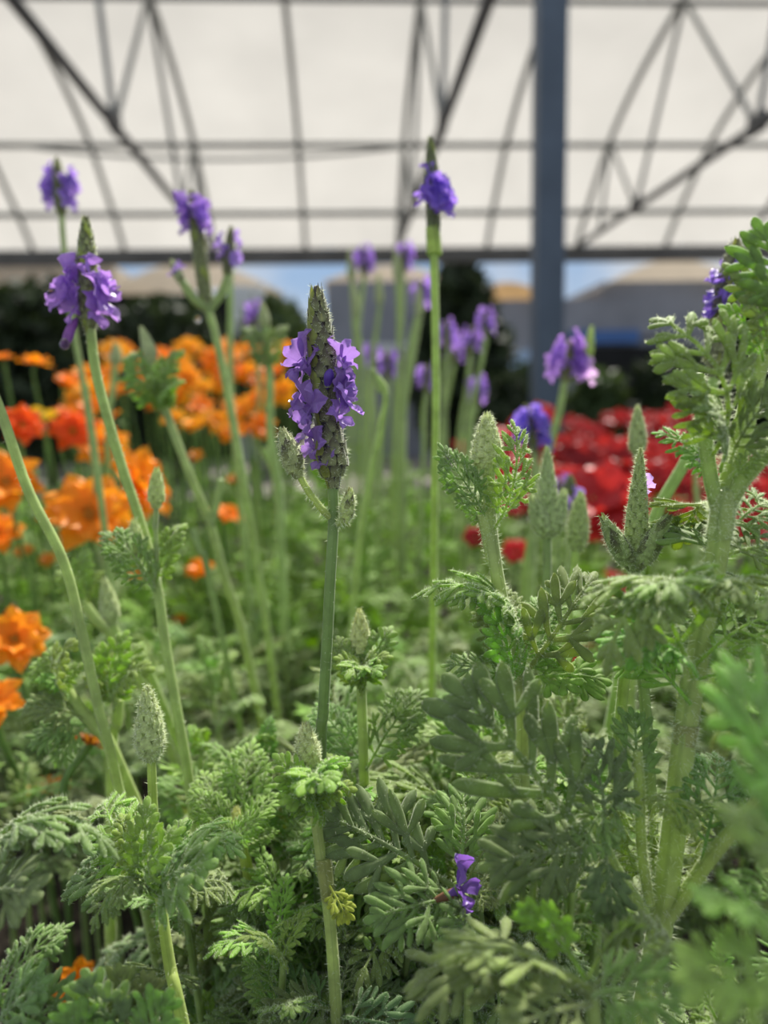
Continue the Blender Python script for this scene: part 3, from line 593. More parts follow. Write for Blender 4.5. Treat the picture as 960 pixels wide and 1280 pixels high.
# whorl at y~800: arching leaves over it
s.leaf((880, 780, D-.004), (752, 830, D-.022), DROOP, (1.3, 1.3, 1.1, 1), up=np.array([0, -.1, 1.])); s.leaf((882, 775, D-.004), (985, 790, D-.026), DROOP, (1.3, 1.3, 1.1, 1), up=np.array([0, -.1, 1.]))
s.leaf((872, 845, D-.003), (756, 812, D-.010), BROAD, FRESH, up=np.array([.2, -.4, 1.])); s.leaf((872, 850, D-.003), (972, 850, D-.012), BROAD, FRESH, up=np.array([-.2, .3, 1.])); s.leaf((872, 835, D-.003), (980, 770, D+.004), FERN, FRESH)
s.leaf((865, 880, D-.003), (776, 820, D+.012), BROAD, FRESH); s.leaf((866, 850, D-.008), (848, 735, D-.028), DROOP, (1.3, 1.3, 1.1, 1), up=np.array([0, 1., .6]))
s.leaf((875, 820, D), (820, 740, D+.02), FERN, MID); s.leaf((875, 820, D), (940, 730, D+.02), FERN, MID)
# shoots from the foot
s.arm([(812, 1130, D-.002), (802, 1060, D-.003), (800, 985, D-.003), (797, 940, D-.001)], 7, (1.2, 1.2, .8, 1), 600, 'branch'); s.leaf((797, 1000, D-.002), (788, 893, D+.004), BROAD, MID, up=VB); 
s.arm([(818, 1150, D+.004), (815, 1030, D+.010), (810, 930, D+.014), (804, 850, D+.016), (798, 770, D+.018), (794, 715, D+.02)], 8.5, (.9, .95, .8, 1), 400, 'branch')
s.arm([(806, 1140, D-.003), (782, 1105, D-.005), (757, 1060, D-.006), (742, 1030, D-.006)], 7, (1.1, 1.15, .8, 1), 300, 'branch'); s.arm([(832, 1150, D), (858, 1115, D-.002), (885, 1075, D-.006), (915, 1040, D-.01), (960, 990, D-.014)], 10, (1.15, 1.15, .8, 1), 500, 'branch')
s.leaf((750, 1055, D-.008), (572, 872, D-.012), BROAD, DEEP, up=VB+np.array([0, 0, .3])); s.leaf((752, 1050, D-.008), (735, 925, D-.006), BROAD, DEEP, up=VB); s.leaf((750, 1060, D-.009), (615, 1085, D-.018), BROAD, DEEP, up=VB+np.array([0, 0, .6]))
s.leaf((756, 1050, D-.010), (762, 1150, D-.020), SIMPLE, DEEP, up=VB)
s.leaf((800, 1010, D-.004), (728, 1075, D-.014), DROOP, MID, up=np.array([0, 0, 1.])); s.leaf((802, 1000, D-.004), (872, 1045, D-.014), DROOP, FRESH, up=np.array([0, 0, 1.])); s.leaf((855, 1040, D-.004), (925, 1015, D-.010), DROOP, FRESH, up=np.array([0, 0, 1.]))
s.leaf((880, 1080, D-.006), (892, 940, D+.004), FERN, MID); s.leaf((895, 1060, D-.008), (960, 990, D), FERN, MID)
s.leaf((835, 1120, D+.004), (875, 1010, D+.012), FERN, FRESH); s.leaf((812, 1120, D+.004), (760, 980, D+.014), FERN, FRESH)

# --- left lower bud
D = .170
s = Stalk('small pointed bud on a bare stem, lower left, over a ruff of leaves', [(189, 944, D), (192, 1020, D), (196, 1085, D), (204, 1150, D-.002), (213, 1210, D-.004), (232, 1295, D-.006)], 5.6, 9, col=(1.2, 1.2, .75, 1), hair=900, hl=.0012)
s.spike((189, 952, D), (184, 857, D), 36, 'young', (1.05, 1.1, .9, 1), 2000, nwh=9)
s.leaf((198, 1120, D-.002), (112, 1160, D-.016), DROOP, MID, up=np.array([0, 0, 1.])); s.leaf((205, 1120, D-.002), (300, 1060, D-.010), DROOP, MID, up=np.array([0, 0, 1.])); s.leaf((200, 1125, D-.002), (255, 1075, D-.02), BROAD, MID)
s.leaf((193, 1110, D), (150, 1020, D+.004), YOUNG, FRESH); s.leaf((198, 1110, D), (228, 1025, D+.004), YOUNG, MID); s.leaf((195, 1110, D), (178, 1010, D-.008), YOUNG, FRESH); s.leaf((196, 1115, D), (215, 1040, D-.012), YOUNG, FRESH)
s.leaf((193, 1125, D+.004), (95, 1090, D+.016), BROAD, GREY); s.leaf((200, 1120, D+.004), (290, 1110, D+.018), FERN, MID); s.leaf((195, 1115, D+.002), (130, 1000, D+.02), FERN, FRESH)
# --- centre lower bud with bowl of leaves
D = .172
s = Stalk('small grey bud sitting in a bowl of curled leaves, bottom centre', [(386, 955, D), (393, 1010, D), (401, 1070, D), (409, 1125, D), (414, 1170, D), (419, 1245, D+.002)], 6.4, 8.2, col=(1.25, 1.2, .95, 1), hair=1000, hl=.0010)
s.spike((387, 964, D), (382, 903, D), 31, 'young', (1.2, 1.15, 1.05, 1), 1500, nwh=7)
for t in [(428, 950, -.004), (346, 950, -.006), (436, 985, -.010), (360, 1000, -.014), (408, 975, -.020), (352, 975, .004), (426, 965, .008), (384, 980, -.02)]:
    s.leaf((394, 1014, D), (t[0], t[1], D+t[2]), YOUNG, FRESH if t[2] < 0 else MID, up=VB*.3+np.array([0, 0, .3]), roll=RNG.uniform(-30, 30), width=1.2)
s.arm([(404, 1072, D), (407, 1095, D), (411, 1125, D)], 10, (1.15, 1.0, .8, 1), 100, 'node'); s.leaf((410, 1100, D), (432, 1150, D-.006), SIMPLE, (1.9, 1.6, .6, 1)); s.leaf((408, 1100, D), (418, 1030, D+.01), SIMPLE, MID)
# --- behind it
D = .205
s = Stalk('pale bud in a bowl of curled leaves, close beside the main dark stem', [(452, 822, D), (452, 870, D), (454, 930, D), (456, 1000, D+.004)], 6, 7, col=(1.2, 1.2, .95, 1), hair=400, hl=.0012)
s.spike((453, 832, D), (449, 761, D), 27, 'young', (1.3, 1.25, 1.05, 1), 900, nwh=8)
for t in [(485, 785, 0), (420, 800, 0), (482, 820, -.01), (425, 825, -.01), (470, 838, -.015), (440, 840, -.018), (462, 800, .01)]:
    s.leaf((452, 862, D), (t[0], t[1], D+t[2]), YOUNG, FRESH if t[2] < 0 else MID, up=VB*.3+np.array([0, 0, .3]), roll=RNG.uniform(-30, 30), width=1.2)
s.leaf((456, 960, D), (530, 868, D+.004), FERN, MID); s.leaf((456, 965, D), (400, 880, D+.01), FERN, MID)

# --- plain stems and buds at the left
s = Stalk('bare pale stem curving in from the left edge, its top out of view', [(-40, 420, .205), (0, 512, .205), (35, 612, .205), (78, 698, .206), (100, 780, .208), (122, 880, .21), (148, 985, .215)], 6.2, 6.2, col=(1.2, 1.2, 1.0, 1), hair=300)
s = Stalk('woolly bud over a green ruff leaning among the orange flowers', [(183, 440, .33), (207, 512, .33), (238, 595, .33), (263, 655, .335), (280, 720, .34), (305, 800, .35)], 5.0, 5.5, col=(1.15, 1.12, 1.1, 1))
s.spike((192, 452, .33), (176, 408, .33), 17, 'young', (1.1, 1.1, 1.1, 1), 0, nwh=7)
for t in [(165, 440), (222, 440), (175, 478), (225, 475), (205, 450), (190, 470)]: s.leaf((205, 515, .33), (*t, .325+RNG.uniform(-.01, .01)), YOUNG, FRESH, width=1.3)
s.arm([(264, 657, .335), (272, 625, .335), (276, 600, .335)], 5)
s = Stalk('drooping pale bud low at the left, bent to one side', [(140, 775, .27), (146, 792, .27), (162, 812, .272), (190, 850, .28)], 5, 6, col=(1.1, 1.15, .95, 1)); s.spike((141, 782, .27), (130, 722, .27), 24, 'young', (1.1, 1.15, 1, 1), 200, nwh=6)
s = Stalk('leafy tip leaning left on a pale stem, above the orange flowers at the lower left', [(100, 745, .29), (118, 772, .29), (140, 796, .292), (175, 850, .30)], 6, 6, col=(1.15, 1.15, 1, 1))
for t in [(72, 715), (108, 690), (84, 740), (125, 715)]: s.leaf((106, 755, .29), (*t, .288), YOUNG, FRESH, width=1.2)
s = Stalk('bright green leafy tip on a slanting stem, lower left beside the bare curved stem', [(82, 862, .235), (100, 888, .235), (118, 908, .236), (150, 960, .24)], 8, 8, col=(1.2, 1.2, .95, 1), hair=200)
for t in [(40, 830), (60, 812), (90, 805), (100, 830), (50, 850)]: s.leaf((84, 868, .235), (*t, .23+RNG.uniform(-.008, .008)), YOUNG, FRESH, width=1.3)
for t in [(40, 930), (70, 955), (30, 885)]: s.leaf((110, 905, .235), (*t, .228), BROAD, MID)
s = Stalk('bright green leafy tip, lower left beside the bare left stem', [(148, 875, .245), (146, 905, .245), (140, 950, .247)], 7, 7, col=(1.2, 1.2, .95, 1))
for t in [(125, 810), (170, 805), (150, 795), (182, 835), (130, 840)]: s.leaf((148, 880, .245), (*t, .24+RNG.uniform(-.01, .01)), YOUNG, FRESH, width=1.3)
s = Stalk('bud with green ruff against the orange flowers, left of the main bloom', [(330, 400, .42), (337, 465, .42), (338, 540, .42), (350, 620, .42), (352, 700, .42)], 5, 5, col=(1, 1.05, 1, 1)); s.spike((331, 412, .42), (328, 378, .42), 15, 'young', GREY, 0, nwh=6)
for t in [(305, 410), (355, 408), (312, 440), (352, 440)]: s.leaf((337, 462, .42), (*t, .415), YOUNG, MID, width=1.3)
s = Stalk('crooked pale stem just right of the main bloom', [(470, 470, .31), (482, 492, .31), (476, 535, .31), (462, 600, .312), (445, 720, .32)], 4.6, 5, col=(1.1, 1.12, 1, 1)); s.arm([(477, 490, .31), (470, 476, .31), (466, 462, .31)], 4)
s = Stalk('pale stem low behind the side bud of the main bloom', [(330, 560, .46), (345, 600, .46), (352, 690, .46)], 5, 5, col=(1, 1.05, 1, 1))
for p, l in [([(130, 655, .38), (118, 560, .38), (106, 480, .38)][::-1], 'thin green stem behind the left bloom stem'), ([(288, 330, .5), (288, 400, .5), (288, 490, .5), (300, 620, .5)], 'faint stem behind the triple lavender spike'),
             ([(240, 660, .33), (250, 690, .33), (262, 725, .335)], 'short pale stem low between orange flowers and main bloom'), ([(144, 430, .5), (142, 480, .5), (135, 560, .5)], 'pale bud stem before the orange flowers, beside the left bloom')]:
    s = Stalk(l, p, 3.8, 4.2, col=(1, 1.05, 1, 1))
s.spike((144, 458, .5), (146, 430, .5), 16, 'young', GREY, 0, nwh=5)
# --- shoots with leafy tips low in the middle
s = Stalk('bright green leafy shoot with a tiny bud, between the two lower buds', [(296, 1025, .205), (306, 1070, .205), (314, 1110, .206), (324, 1160, .21)], 7, 8, col=(1.3, 1.25, .7, 1), hair=200)
s.spike((296, 1030, .205), (295, 1008, .205), 16, 'young', (1.4, 1.3, .8, 1), 100, nwh=4)
for t, dz in [((250, 990), 0), ((318, 930), .012), ((345, 990), .004), ((270, 1030), -.006), ((330, 1015), -.006), ((255, 965), .012), ((292, 975), .01), ((345, 1040), 0), ((258, 1060), -.006)]: s.leaf((302, 1060, .205), (*t, .205+dz), FERN, FRESH)

# --- background blooms
far = [(455, 332, 440, 470, .75, 'faint bloom under the dark roof beam, left of two'), (503, 330, 496, 470, .75, 'faint bloom under the dark roof beam, right of two'), (525, 372, 508, 470, .66, 'small bloom left of the tall straight stalk'),
       (485, 462, 478, 560, .62, 'wide small bloom just right of the main bloom'), (560, 424, 556, 540, .7, 'small bloom before the dark tree, right beside the tall stalk'), (588, 430, 575, 540, .7, 'small bloom in the middle before the dark tree'),
       (608, 408, 585, 530, .62, 'small bloom highest before the dark tree'), (533, 478, 530, 560, .62, 'small low bloom left of the tall stalk'), (597, 494, 590, 560, .7, 'tiny low bloom at the foot of the dark tree'),
       (318, 402, 325, 480, .75, 'tiny faint bloom above the orange flowers'), (568, 440, 552, 540, .75, 'tiny bloom half behind the other blooms before the dark tree'), (468, 455, 470, 540, .75, 'faint bloom close to the main bloom petals'), (700, 622, 696, 700, .5, 'tiny violet bloom low before the red flowers'), (870, 572, 872, 640, .45, 'pale violet bloom behind the big leafy stem')]
for x, y, x2, y2, d, l in far:
    s = Stalk(l, [(x, y+14, d), ((x+x2)/2+RNG.uniform(-4, 4), (y+y2)/2, d), (x2, y2, d), (x2-4, y2+80, d)], 3.2, 3.8, group='far lavender blooms', seg=6, split=14)
    s.spike((x, y+16, d), (x+RNG.uniform(-3, 3), y-22, d), 9, 'bloom', GREY, 0, nwh=6); s.blooms(.1, .8, 7, 16, col=(1.05, .95, 1.05, 1))
for x, y, x2, y2, d, l in [(445, 395, 455, 470, .6, 'blurred bare bud stalk right of the main bloom tip'), (497, 350, 500, 480, .7, 'blurred pale stalk, second right of the main bloom'), (440, 350, 446, 460, .75, 'blurred thin stalk rising under the roof beam'), (525, 395, 505, 520, .6, 'blurred slanting stalk left of the tall stalk'), (475, 380, 462, 480, .7, 'blurred stalk before the plain grey hall')]:
    s = Stalk(l, [(x, y, d), ((x+x2)/2, (y+y2)/2, d), (x2, y2, d), (x2, y2+90, d)], 3.0, 3.8, group='far lavender blooms', seg=6, split=14); s.spike((x, y+4, d), (x-2, y-38, d), 11, 'young', GREY, 0, nwh=5)

# --- fallen floret lying on a leaf
fl = thing('fallen_floret', 'single fallen violet floret with a brown tip lying on a grey green leaf', 'flower', W(540, 1128, .163))
o = add_floret(fl, (548, 1124, .163), (594, 1108, .160), scale=80*px(.163), up=VU, col=(.7, .5, .85, 1), parent=fl, squeeze=(.65, 1, .7, 1))
mb = MB(); tube(mb, resample([W(535, 1129, .163), W(552, 1122, .163), W(572, 1115, .162)], 6), np.array([1.5, 3, 4.5, 6, 7, 7])*px(.163), 8)
fb = mb.build('flower_tube', [mat('brown_tip', (.22, .11, .06), .6, .2)], fl, fl.location)

# ------------------------------------------------------------------ nearest leaf sprays
def spray(label, leaves, foot, stem=None, rpx=6, col=(1.1, 1.15, .85, 1)):
    """a leafy shoot: several explicit leaves on one stem that goes down to the soil"""
    s = Stalk(label, [foot, (foot[0]+4, foot[1]+40, foot[2]+.002), (foot[0]+6, foot[1]+120, foot[2]+.006)] if stem is None else stem, rpx, rpx*1.2, col=col, hair=200, name='lavender_shoot', cat='leafy shoot')
    for l in leaves: s.leaf((l[0], l[1], foot[2]+l[2]), (l[3], l[4], foot[2]+l[5]), l[6], l[7], **(l[8] if len(l) > 8 else {}))
    return s
spray('grey green shoot carrying the fallen violet floret', [(575, 1110, 0, 412, 1026, .004, BROAD, GREY, dict(up=VB+np.array([0, 0, .5]))), (575, 1110, 0, 575, 985, .010, BROAD, MID, dict(up=VB)), (580, 1120, 0, 470, 1150, -.012, BROAD, GREY, dict(up=VB+np.array([0, 0, .6]))),
     (580, 1115, 0, 640, 1020, .012, FERN, MID), (585, 1120, 0, 640, 1120, -.01, FERN, MID), (578, 1120, 0, 560, 1190, -.018, BROAD, GREY, dict(up=VB))], (580, 1118, .170))
spray('blurred close shoot with thick bright lobes at the bottom right', [(735, 1225, 0, 655, 1135, .004, SIMPLE, FRESH, dict(up=np.array([0, 1, .5]))), (735, 1225, 0, 800, 1160, .004, SIMPLE, FRESH, dict(up=np.array([0, 1., .5]))), (735, 1235, 0, 560, 1190, -.004, BROAD, MID, dict(up=np.array([0, .3, 1.]))),
     (735, 1240, 0, 520, 1225, .006, BROAD, GREY, dict(up=np.array([0, 0, 1.]))), (740, 1245, 0, 850, 1240, -.012, BROAD, MID), (735, 1250, 0, 640, 1290, -.012, BROAD, MID), (740, 1240, 0, 830, 1160, .010, FERN, MID)], (738, 1235, .128), rpx=9)
spray('very blurred grey shoot closest to the lens at the right edge', [(1000, 1130, 0, 918, 838, .004, BROAD, (1.5, 1.5, 1.25, 1), dict(up=VB+np.array([0, 0, .6]), width=.6)), (1000, 1120, 0, 1010, 880, .004, BROAD, (1.5, 1.5, 1.25, 1)), (1000, 1150, 0, 905, 1010, -.002, FERN, (1.5, 1.55, 1.1, 1), dict(width=.6)), (1000, 1180, 0, 880, 1120, -.002, SIMPLE, (1.5, 1.55, 1.1, 1), dict(up=np.array([0, 0, 1.]))),  # raised tints paint sunlight onto leaves whose camera side is in shade
     (1000, 1215, 0, 860, 1215, -.004, SIMPLE, (1.5, 1.55, 1.1, 1)), (1000, 1160, 0, 1080, 1050, 0, BROAD, (1.5, 1.5, 1.25, 1)), (1000, 1240, 0, 910, 1300, -.004, SIMPLE, GREY)], (1002, 1160, .100), rpx=12)
spray('fuzzy grey shoot reaching in from the left edge', [(-25, 1110, 0, 100, 1018, .004, FERN, GREY, dict(up=np.array([0, -.1, 1.]), width=.8)), (-25, 1115, 0, 145, 1062, -.004, DROOP, GREY, dict(up=np.array([0, 0, 1.]), width=.85)), (-25, 1120, 0, 34, 1122, -.014, SIMPLE, GREY)], (-28, 1115, .152), rpx=7)
spray('grey green shoot at the bottom left corner', [(-10, 1275, 0, 82, 1155, .006, FERN, MID, dict(width=.7)), (-10, 1300, 0, 50, 1225, -.006, BROAD, GREY), (10, 1320, 0, 95, 1240, -.004, BROAD, GREY)], (-12, 1285, .150), rpx=7)
spray('grey rosette of blunt lobes at the bottom edge, lower left', [(165, 1300, 0, 110, 1225, -.006, SIMPLE, GREY, dict(up=VB)), (165, 1300, 0, 150, 1215, 0, SIMPLE, GREY, dict(up=VB)), (168, 1300, 0, 190, 1225, 0, SIMPLE, GREY, dict(up=VB)), (168, 1305, 0, 210, 1250, -.006, SIMPLE, MID, dict(up=VB)), (160, 1305, 0, 85, 1265, -.008, SIMPLE, MID, dict(up=VB))], (167, 1300, .146), rpx=7)
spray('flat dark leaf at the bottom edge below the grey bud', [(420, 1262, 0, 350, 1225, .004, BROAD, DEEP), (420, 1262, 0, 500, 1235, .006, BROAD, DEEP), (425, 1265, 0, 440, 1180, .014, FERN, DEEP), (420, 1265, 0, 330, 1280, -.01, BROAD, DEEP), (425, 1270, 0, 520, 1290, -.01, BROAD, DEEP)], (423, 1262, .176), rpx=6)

# ------------------------------------------------------------------ filler shoots: the mass of foliage
def canopy(d, px_):
    h = np.interp(d, [.14, .19, .26, .40, .8, 1.4], [.185, .165, .138, .120, .105, .085])
    return h
def shoot(d, px_, top, label, group, n=4, scale=1.0, fresh=.5):
    b = W(px_, 640, d); x, y = b[0], b[1]; z = CAMZ-top
    root = thing('lavender_shoot', label, 'leafy shoot', (x, y, SOIL-.003), group)
    H = z-SOIL; lean = RNG.normal(0, .012, 2); mb = MB()
    P = resample([[0, 0, 0], [lean[0]*.3, lean[1]*.3, H*.5], [lean[0], lean[1], H]], 12); tube(mb, P, np.linspace(.0016, .0009, 12)*scale, 6)
    o = mb.build('stem', [M_STEM], root); o.color = (1.0, 1.05, .8, 1); a0 = RNG.uniform(0, 6.28)
    for k in range(n):
        q = 1-.075*k-.02; p = np.array([np.interp(q, np.linspace(0, 1, 12), P[:, j]) for j in range(3)])+np.array(root.location)
        for sd in (0, 1):
            a = a0+k*1.57+sd*math.pi+RNG.normal(0, .25); el = R(np.interp(k, [0, n-1], [62, 8])+RNG.normal(0, 9))
            L = scale*np.interp(k, [0, 1, 2, n], [.014, .022, .030, .036])*RNG.uniform(.85, 1.2)
            dv = np.array([math.cos(a)*math.cos(el), math.sin(a)*math.cos(el), math.sin(el)])
            f = np.interp(k, [0, n-1], [1, 0])*fresh*2
            c = tuple(np.array(FRESH[:3])*f+np.array(GREY[:3])*(1-f) if f < 1 else FRESH[:3])
            up = np.array([-dv[0]*math.tan(el)*.9, -dv[1]*math.tan(el)*.9, 1.0])
            add_leaf(root, p, p+dv*L, (YOUNG if k == 0 else FERN+DROOP+BROAD), c+(1,), up=up)
KEEP = [(185, 860, 60), ]
zones = [(0, 330, 'low fern leaved shoot in the dim foliage at the lower left', 'foliage at the lower left'), (330, 620, 'low fern leaved shoot in the green foliage below the main bloom', 'foliage below the main bloom'), (620, 1000, 'low fern leaved shoot in the green foliage around the big right stem', 'foliage around the big right stem')]
cnt = 0
for d in (.17, .20, .232, .266, .302, .34, .385, .43):
    sp_ = .026+.012*(d-.2)/.2; half = .60*d+.02; n = int(2*half/sp_)
    for i in range(n):
        X = (-half+(i+.5+RNG.uniform(-.35, .35))*2*half/n); px_ = 480+X/d*960; dd = d+RNG.uniform(-.014, .014)
        if px_ < 130 and d < .30 and RNG.random() < .8: continue
        if px_ < 330 and d < .26 and RNG.random() < .35: continue
        z = next((z for z in zones if z[0] <= px_ < z[1]), zones[0] if px_ < 0 else zones[2])
        shoot(dd, px_, canopy(dd, px_)+RNG.uniform(-.016, .022), z[2], z[3], 5, RNG.uniform(.85, 1.15), RNG.uniform(.1, .7)); cnt += 1
print('near shoots', cnt)
for x, y, d in [(500, 880, .215), (540, 930, .20), (430, 890, .215), (350, 1060, .19), (300, 1130, .185), (250, 1120, .19), (470, 1060, .185), (610, 1000, .19), (660, 1010, .185), (700, 960, .19), (330, 1180, .175), (520, 1090, .18),
                (270, 1230, .165), (480, 1210, .165), (380, 1150, .185), (560, 960, .21), (340, 950, .22), (230, 960, .23), (160, 960, .23), (455, 1000, .195), (445, 1120, .18), (300, 1060, .195), (620, 920, .22), (700, 880, .22)]:
    p = W(x, y, d); z = next((z for z in zones if z[0] <= x < z[1]), zones[2])
    shoot(d, x, CAMZ-p[2], z[2], z[3], 5, RNG.uniform(.9, 1.1), RNG.uniform(.2, .7))
SHOOTS = []
for v in range(6):
    mb = MB(); tube(mb, [[0, 0, -.22], [0, 0, -.1], [0, 0, 0]], [.002, .0016, .001], 6)
    for k in range(6):
        for sd in (0, 1):
            a = k*1.57+sd*math.pi+RNG.normal(0, .3); el = R(np.interp(k, [0, 5], [65, 5])+RNG.normal(0, 9)); L = np.interp(k, [0, 1, 2, 5], [.016, .026, .036, .044])*RNG.uniform(.85, 1.2)
            dv = np.array([math.cos(a)*math.cos(el), math.sin(a)*math.cos(el), math.sin(el)]); up = np.array([-dv[0]*math.tan(el)*.9, -dv[1]*math.tan(el)*.9, 1.0])
            p = np.array([0, 0, -.016*k]); mb.merge(random.choice(LO_MB), basis(p, p+dv*L, up))
    SHOOTS.append(mb.build('foliage_shoot', [M_LEAF], link=False))
cnt = 0
for d in (.47, .52, .57, .63, .70, .78, .87, .98, 1.1, 1.25, 1.45):
    sp_ = .042+.05*(d-.4); half = .60*d+.05; n = int(2*half/sp_)
    for i in range(n):
        X = (-half+(i+.5+RNG.uniform(-.4, .4))*2*half/n); px_ = 480+X/d*960; dd = d+RNG.uniform(-.025, .025)
        top = canopy(dd, px_)+RNG.uniform(-.025, .02); b = W(px_, 640, dd)
        if px_ < 380: top += .02
        elif px_ > 600: top += .035
        o = place('lavender_shoot', SHOOTS[cnt % 6]); sc = RNG.uniform(.9, 1.25); o.location = (b[0], b[1], CAMZ-top)
        hz = CAMZ-top-SOIL; o.rotation_euler = (RNG.normal(0, .15), RNG.normal(0, .15), RNG.uniform(0, 6.28)); o.scale = (sc, sc, sc*max(1.0, hz/.2))
        f = RNG.uniform(.2, 1); o.color = tuple(np.array(FRESH[:3])*f+np.array(GREY[:3])*(1-f))+(1,)
        z = ('blurred green shoot among the orange flowers', 'far shoots among the orange flowers') if px_ < 380 else ('blurred green shoot behind the main bloom', 'far shoots behind the main bloom') if px_ < 600 else ('blurred green shoot among the red flowers', 'far shoots among the red flowers')
        tag(o, z[0], 'leafy shoot', z[1]); cnt += 1
print('far shoots', cnt)

# ------------------------------------------------------------------ orange cosmos
def cosmos_parts(seed):
    P = []
    for lay in range(2):
        for k in range(8):
            a = 2*math.pi*(k+.5*lay)/8+RNG.normal(0, .08); e = np.array([math.cos(a), math.sin(a), 0]); t = R(14+22*lay+RNG.normal(0, 9))
            d = e*math.cos(t)+np.array([0, 0, 1])*math.sin(t); nv = np.array([0, 0, 1])*math.cos(t)-e*math.sin(t)
            mb = MB(); petal(mb, e*.05, d, nv, .98-.2*lay, .29, seed*50+lay*8+k, .05, 9, 7, 0, .045, .08, .3); P.append(mb)
    c = MB(); r = np.linspace(0, 1, 5)[:, None]; a = np.arange(12)[None]*2*math.pi/12
    c.grid(np.stack(np.broadcast_arrays(.15*np.sin(r*1.57)*np.cos(a), .15*np.sin(r*1.57)*np.sin(a), .10*np.cos(r*1.57)), -1), 0, True)
    for k in range(40):
        q = RNG.normal(0, .06, 2); tube(c, [[q[0], q[1], .06], [q[0]*1.3, q[1]*1.3, .16]], [.012, .016], 5)
    return P, c
COS = [cosmos_parts(i) for i in range(3)]
COSM = [([p.build('petal', [M_ORNG], link=False) for p in P], c.build('flower_centre', [M_OCEN], link=False)) for P, c in COS]
COSONE = []
for P, c in COS:
    mb = MB()
    for p in P: mb.merge(p, np.eye(4))
    q = MB(); 
    for f in c.f: pass
    off = mb.n; mb.f += [tuple(i+off for i in f) for f in c.f]; mb.m += [1]*len(c.f); mb.v += c.v; mb.n += c.n; mb.uv += c.uv
    COSONE.append(mb.build('orange_cosmos', [M_ORNG, M_OCEN], link=False))
M_CST = mat('cosmos_stem', (.14, .24, .06), .6, .1, (.3, .4, .08), var=.2, nscale=80)
def cosmos(pxx, pyy, size, d, facing, label, detail=True, col=(1, 1, 1, 1), group='orange cosmos flowers'):
    c = W(pxx, pyy, d); r = size/2*px(d); foot = np.array([c[0]+RNG.normal(0, .01), c[1]+.03, SOIL-.003])
    z = nrm(facing); x = nrm(np.cross([.1, 1, .2], z)); y = np.cross(z, x); M = np.eye(4); M[:3, 0], M[:3, 1], M[:3, 2] = x*r, y*r, z*r; M[:3, 3] = c-foot
    root = thing('orange_cosmos', label, 'flower', foot, group)
    mb = MB(); tube(mb, resample([[0, 0, 0], (c-foot)*.6+np.array([0, .012, 0]), (c-foot)-z*.02, (c-foot)-z*r*.02], 14), .0013, 6); mb.build('stem', [M_CST], root)
    Mm = Matrix(M.tolist())
    if detail:
        k = RNG.integers(3)
        for p in COSM[k][0]: place('petal', p, root, Mm, col)
        place('flower_centre', COSM[k][1], root, Mm, col)
    else: place('flower_head', COSONE[RNG.integers(3)], root, Mm, col)
def face(a=.5, b=.5, c=0): return VB*a+np.array([0, 0, 1])*b+VR*c
ORED = (.95, .35, .6, 1); OY = (1.0, 1.9, 1.5, 1)
for a in [(112, 645, 118, .42, face(.8, .5, .3), 'largest orange cosmos, wide open, left of the leaning side buds'), (172, 605, 104, .46, face(.25, .3, .8), 'orange cosmos seen edge on, standing tall petals beside the left bloom stem'),
          (8, 605, 95, .44, face(.6, .6, .2), 'orange cosmos cut by the left edge, upper of three at the edge'), (-5, 668, 70, .46, face(.6, .6, .2), 'orange cosmos cut by the left edge below another'),
          (18, 800, 86, .33, face(.5, .3, .3), 'shaded orange cosmos at the left edge, low'), (-8, 878, 80, .30, face(.5, .8, .2), 'orange cosmos petals poking in at the left edge, lowest bright one'),
          (62, 988, 52, .33, face(.2, 1, 0), 'small orange cosmos in the deep shade, lower left'), (95, 1235, 70, .27, face(.4, .4, .8), 'orange cosmos petal tip in the bottom left shade'),
          (130, 560, 70, .55, face(.7, .5, 0), 'orange cosmos just above the largest one'), (285, 645, 44, .55, face(.4, .8, .3), 'small lone orange cosmos low, left of the main stem'), (250, 712, 40, .5, face(.4, .6, 0), 'low orange cosmos below the lone small one')]:
    cosmos(*a)
cosmos(28, 532, 56, .5, face(.6, .3, .4), 'red orange cosmos at the left edge', col=ORED); cosmos(92, 540, 62, .55, face(.7, .3, .2), 'red orange cosmos left of the bloom stem', col=ORED)
cosmos(44, 455, 44, .62, face(.08, 1, .1), 'flat orange cosmos seen from the side, alone before the dark tree', False); cosmos(3, 448, 30, .62, face(.3, 1, 0), 'orange cosmos tip at the left edge before the dark tree', False)
cosmos(62, 520, 22, .6, face(.5, .5, 0), 'small yellow cosmos bud left of the bloom stem', False, OY); cosmos(45, 515, 20, .6, face(.5, .5, 0), 'tiny yellow cosmos bud furthest left', False, OY)
cosmos(112, 930, 46, .26, face(-.3, .8, .3), 'wilting brown orange flower head under the bare curved stem', True, (.35, .35, .8, 1))
pts = []
while len(pts) < 50:
    x, y = RNG.uniform(82, 358), RNG.uniform(438, 545)
    if y > 500 and (x > 345 or 150 < x < 215): continue
    if x < 130 and y < 462: continue
    if all((x-a)**2+(y-b)**2 > 20**2 for a, b in pts) or RNG.random() < .02: pts.append((x, y))
for x, y in pts:
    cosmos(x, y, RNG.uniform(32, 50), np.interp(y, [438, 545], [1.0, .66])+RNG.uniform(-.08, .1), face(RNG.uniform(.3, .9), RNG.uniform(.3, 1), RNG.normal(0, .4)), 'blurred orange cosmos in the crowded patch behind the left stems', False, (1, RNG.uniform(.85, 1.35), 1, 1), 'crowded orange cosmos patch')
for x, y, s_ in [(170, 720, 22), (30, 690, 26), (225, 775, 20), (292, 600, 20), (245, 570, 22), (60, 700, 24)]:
    cosmos(x, y, s_, .5, face(.5, .6, 0), 'small dim orange cosmos low among the green stems', False, (.7, .8, 1, 1), 'small low orange cosmos')

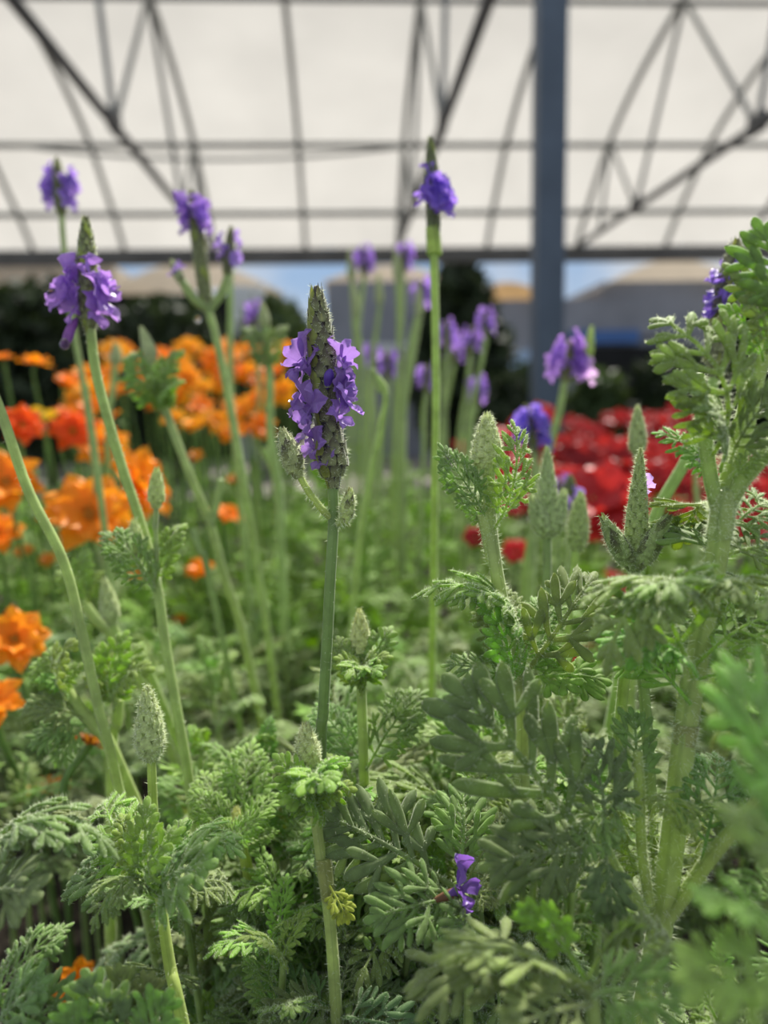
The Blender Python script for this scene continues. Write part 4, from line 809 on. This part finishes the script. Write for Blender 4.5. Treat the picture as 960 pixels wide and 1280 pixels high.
# ------------------------------------------------------------------ red flowers
RF = []
for v in range(4):
    mb = MB()
    for lay, nP, L in ((0, 6, 1.0), (1, 5, .75)):
        for k in range(nP):
            a = 2*math.pi*(k+.4*lay)/nP+RNG.normal(0, .1); e = np.array([math.cos(a), math.sin(a), 0]); t = R(15+28*lay+RNG.normal(0, 8))
            petal(mb, e*.08, e*math.cos(t)+np.array([0, 0, 1])*math.sin(t), np.array([0, 0, 1])*math.cos(t)-e*math.sin(t), L, .48, v*40+lay*10+k, .12, 8, 6, 0, .03, .12, .4)
    RF.append(mb.build('flower_head', [M_RED], link=False))
def redflower(x, y, size, d, f, label, group):
    c = W(x, y, d); r = size/2*px(d); foot = np.array([c[0], c[1]+.02, SOIL-.003]); z = nrm(f); xx = nrm(np.cross([.1, 1, .2], z)); yy = np.cross(z, xx)
    M = np.eye(4); M[:3, 0], M[:3, 1], M[:3, 2] = xx*r, yy*r, z*r; M[:3, 3] = c-foot
    root = thing('red_flower', label, 'flower', foot, group); mb = MB(); tube(mb, resample([[0, 0, 0], (c-foot)*.6, c-foot], 8), .0016, 6); mb.build('stem', [M_CST], root)
    k = RNG.uniform(.75, 1.15); place('flower_head', RF[RNG.integers(4)], root, Matrix(M.tolist()), (k, k, k, 1))
for x, y, s_, d, l in [(742, 625, 112, .70, 'bright red flower, largest, left of the long green bud'), (775, 648, 92, .68, 'bright red flower right behind the long green bud'), (728, 585, 84, .8, 'red flower above the largest red one'), (775, 575, 70, .85, 'dark red flower between the two buds'),
                       (820, 600, 60, .8, 'red flower between the long bud and the big stem'), (945, 625, 66, .7, 'red flower at the right edge beyond the big stem'), (935, 660, 50, .7, 'lower red flower at the right edge'), (712, 815, 40, .5, 'red spot seen through the leaves, centre right'), (740, 800, 34, .55, 'red flower glimpsed behind the broad leaf'),
                       (595, 672, 32, .6, 'small red flower under the fat woolly bud'), (645, 690, 36, .65, 'small red flower right of the woolly bud stem'), (862, 660, 50, .7, 'red flower left of the big hairy stem'), (765, 735, 50, .62, 'low red flower left of the three pronged bud stem'), (575, 560, 24, .9, 'small red flower left of the fat bud')]:
    redflower(x, y, s_, d, face(.7, .6, RNG.normal(0, .3)), l, 'near red flowers')
pts = []
while len(pts) < 80:
    x = RNG.uniform(625, 985); y = RNG.uniform(520, 640)
    if x > 860 and y < 575: continue
    if y < 545 and RNG.random() < .4: continue
    if all((x-a)**2+(y-b)**2 > 15**2 for a, b in pts): pts.append((x, y))
for x, y in pts:
    redflower(x, y, RNG.uniform(26, 46), np.interp(y, [520, 640], [1.7, .85])+RNG.uniform(-.06, .1), face(RNG.uniform(.4, .9), RNG.uniform(.4, 1), RNG.normal(0, .3)), 'blurred red flower in the crowded red bed', 'crowded red flower bed')
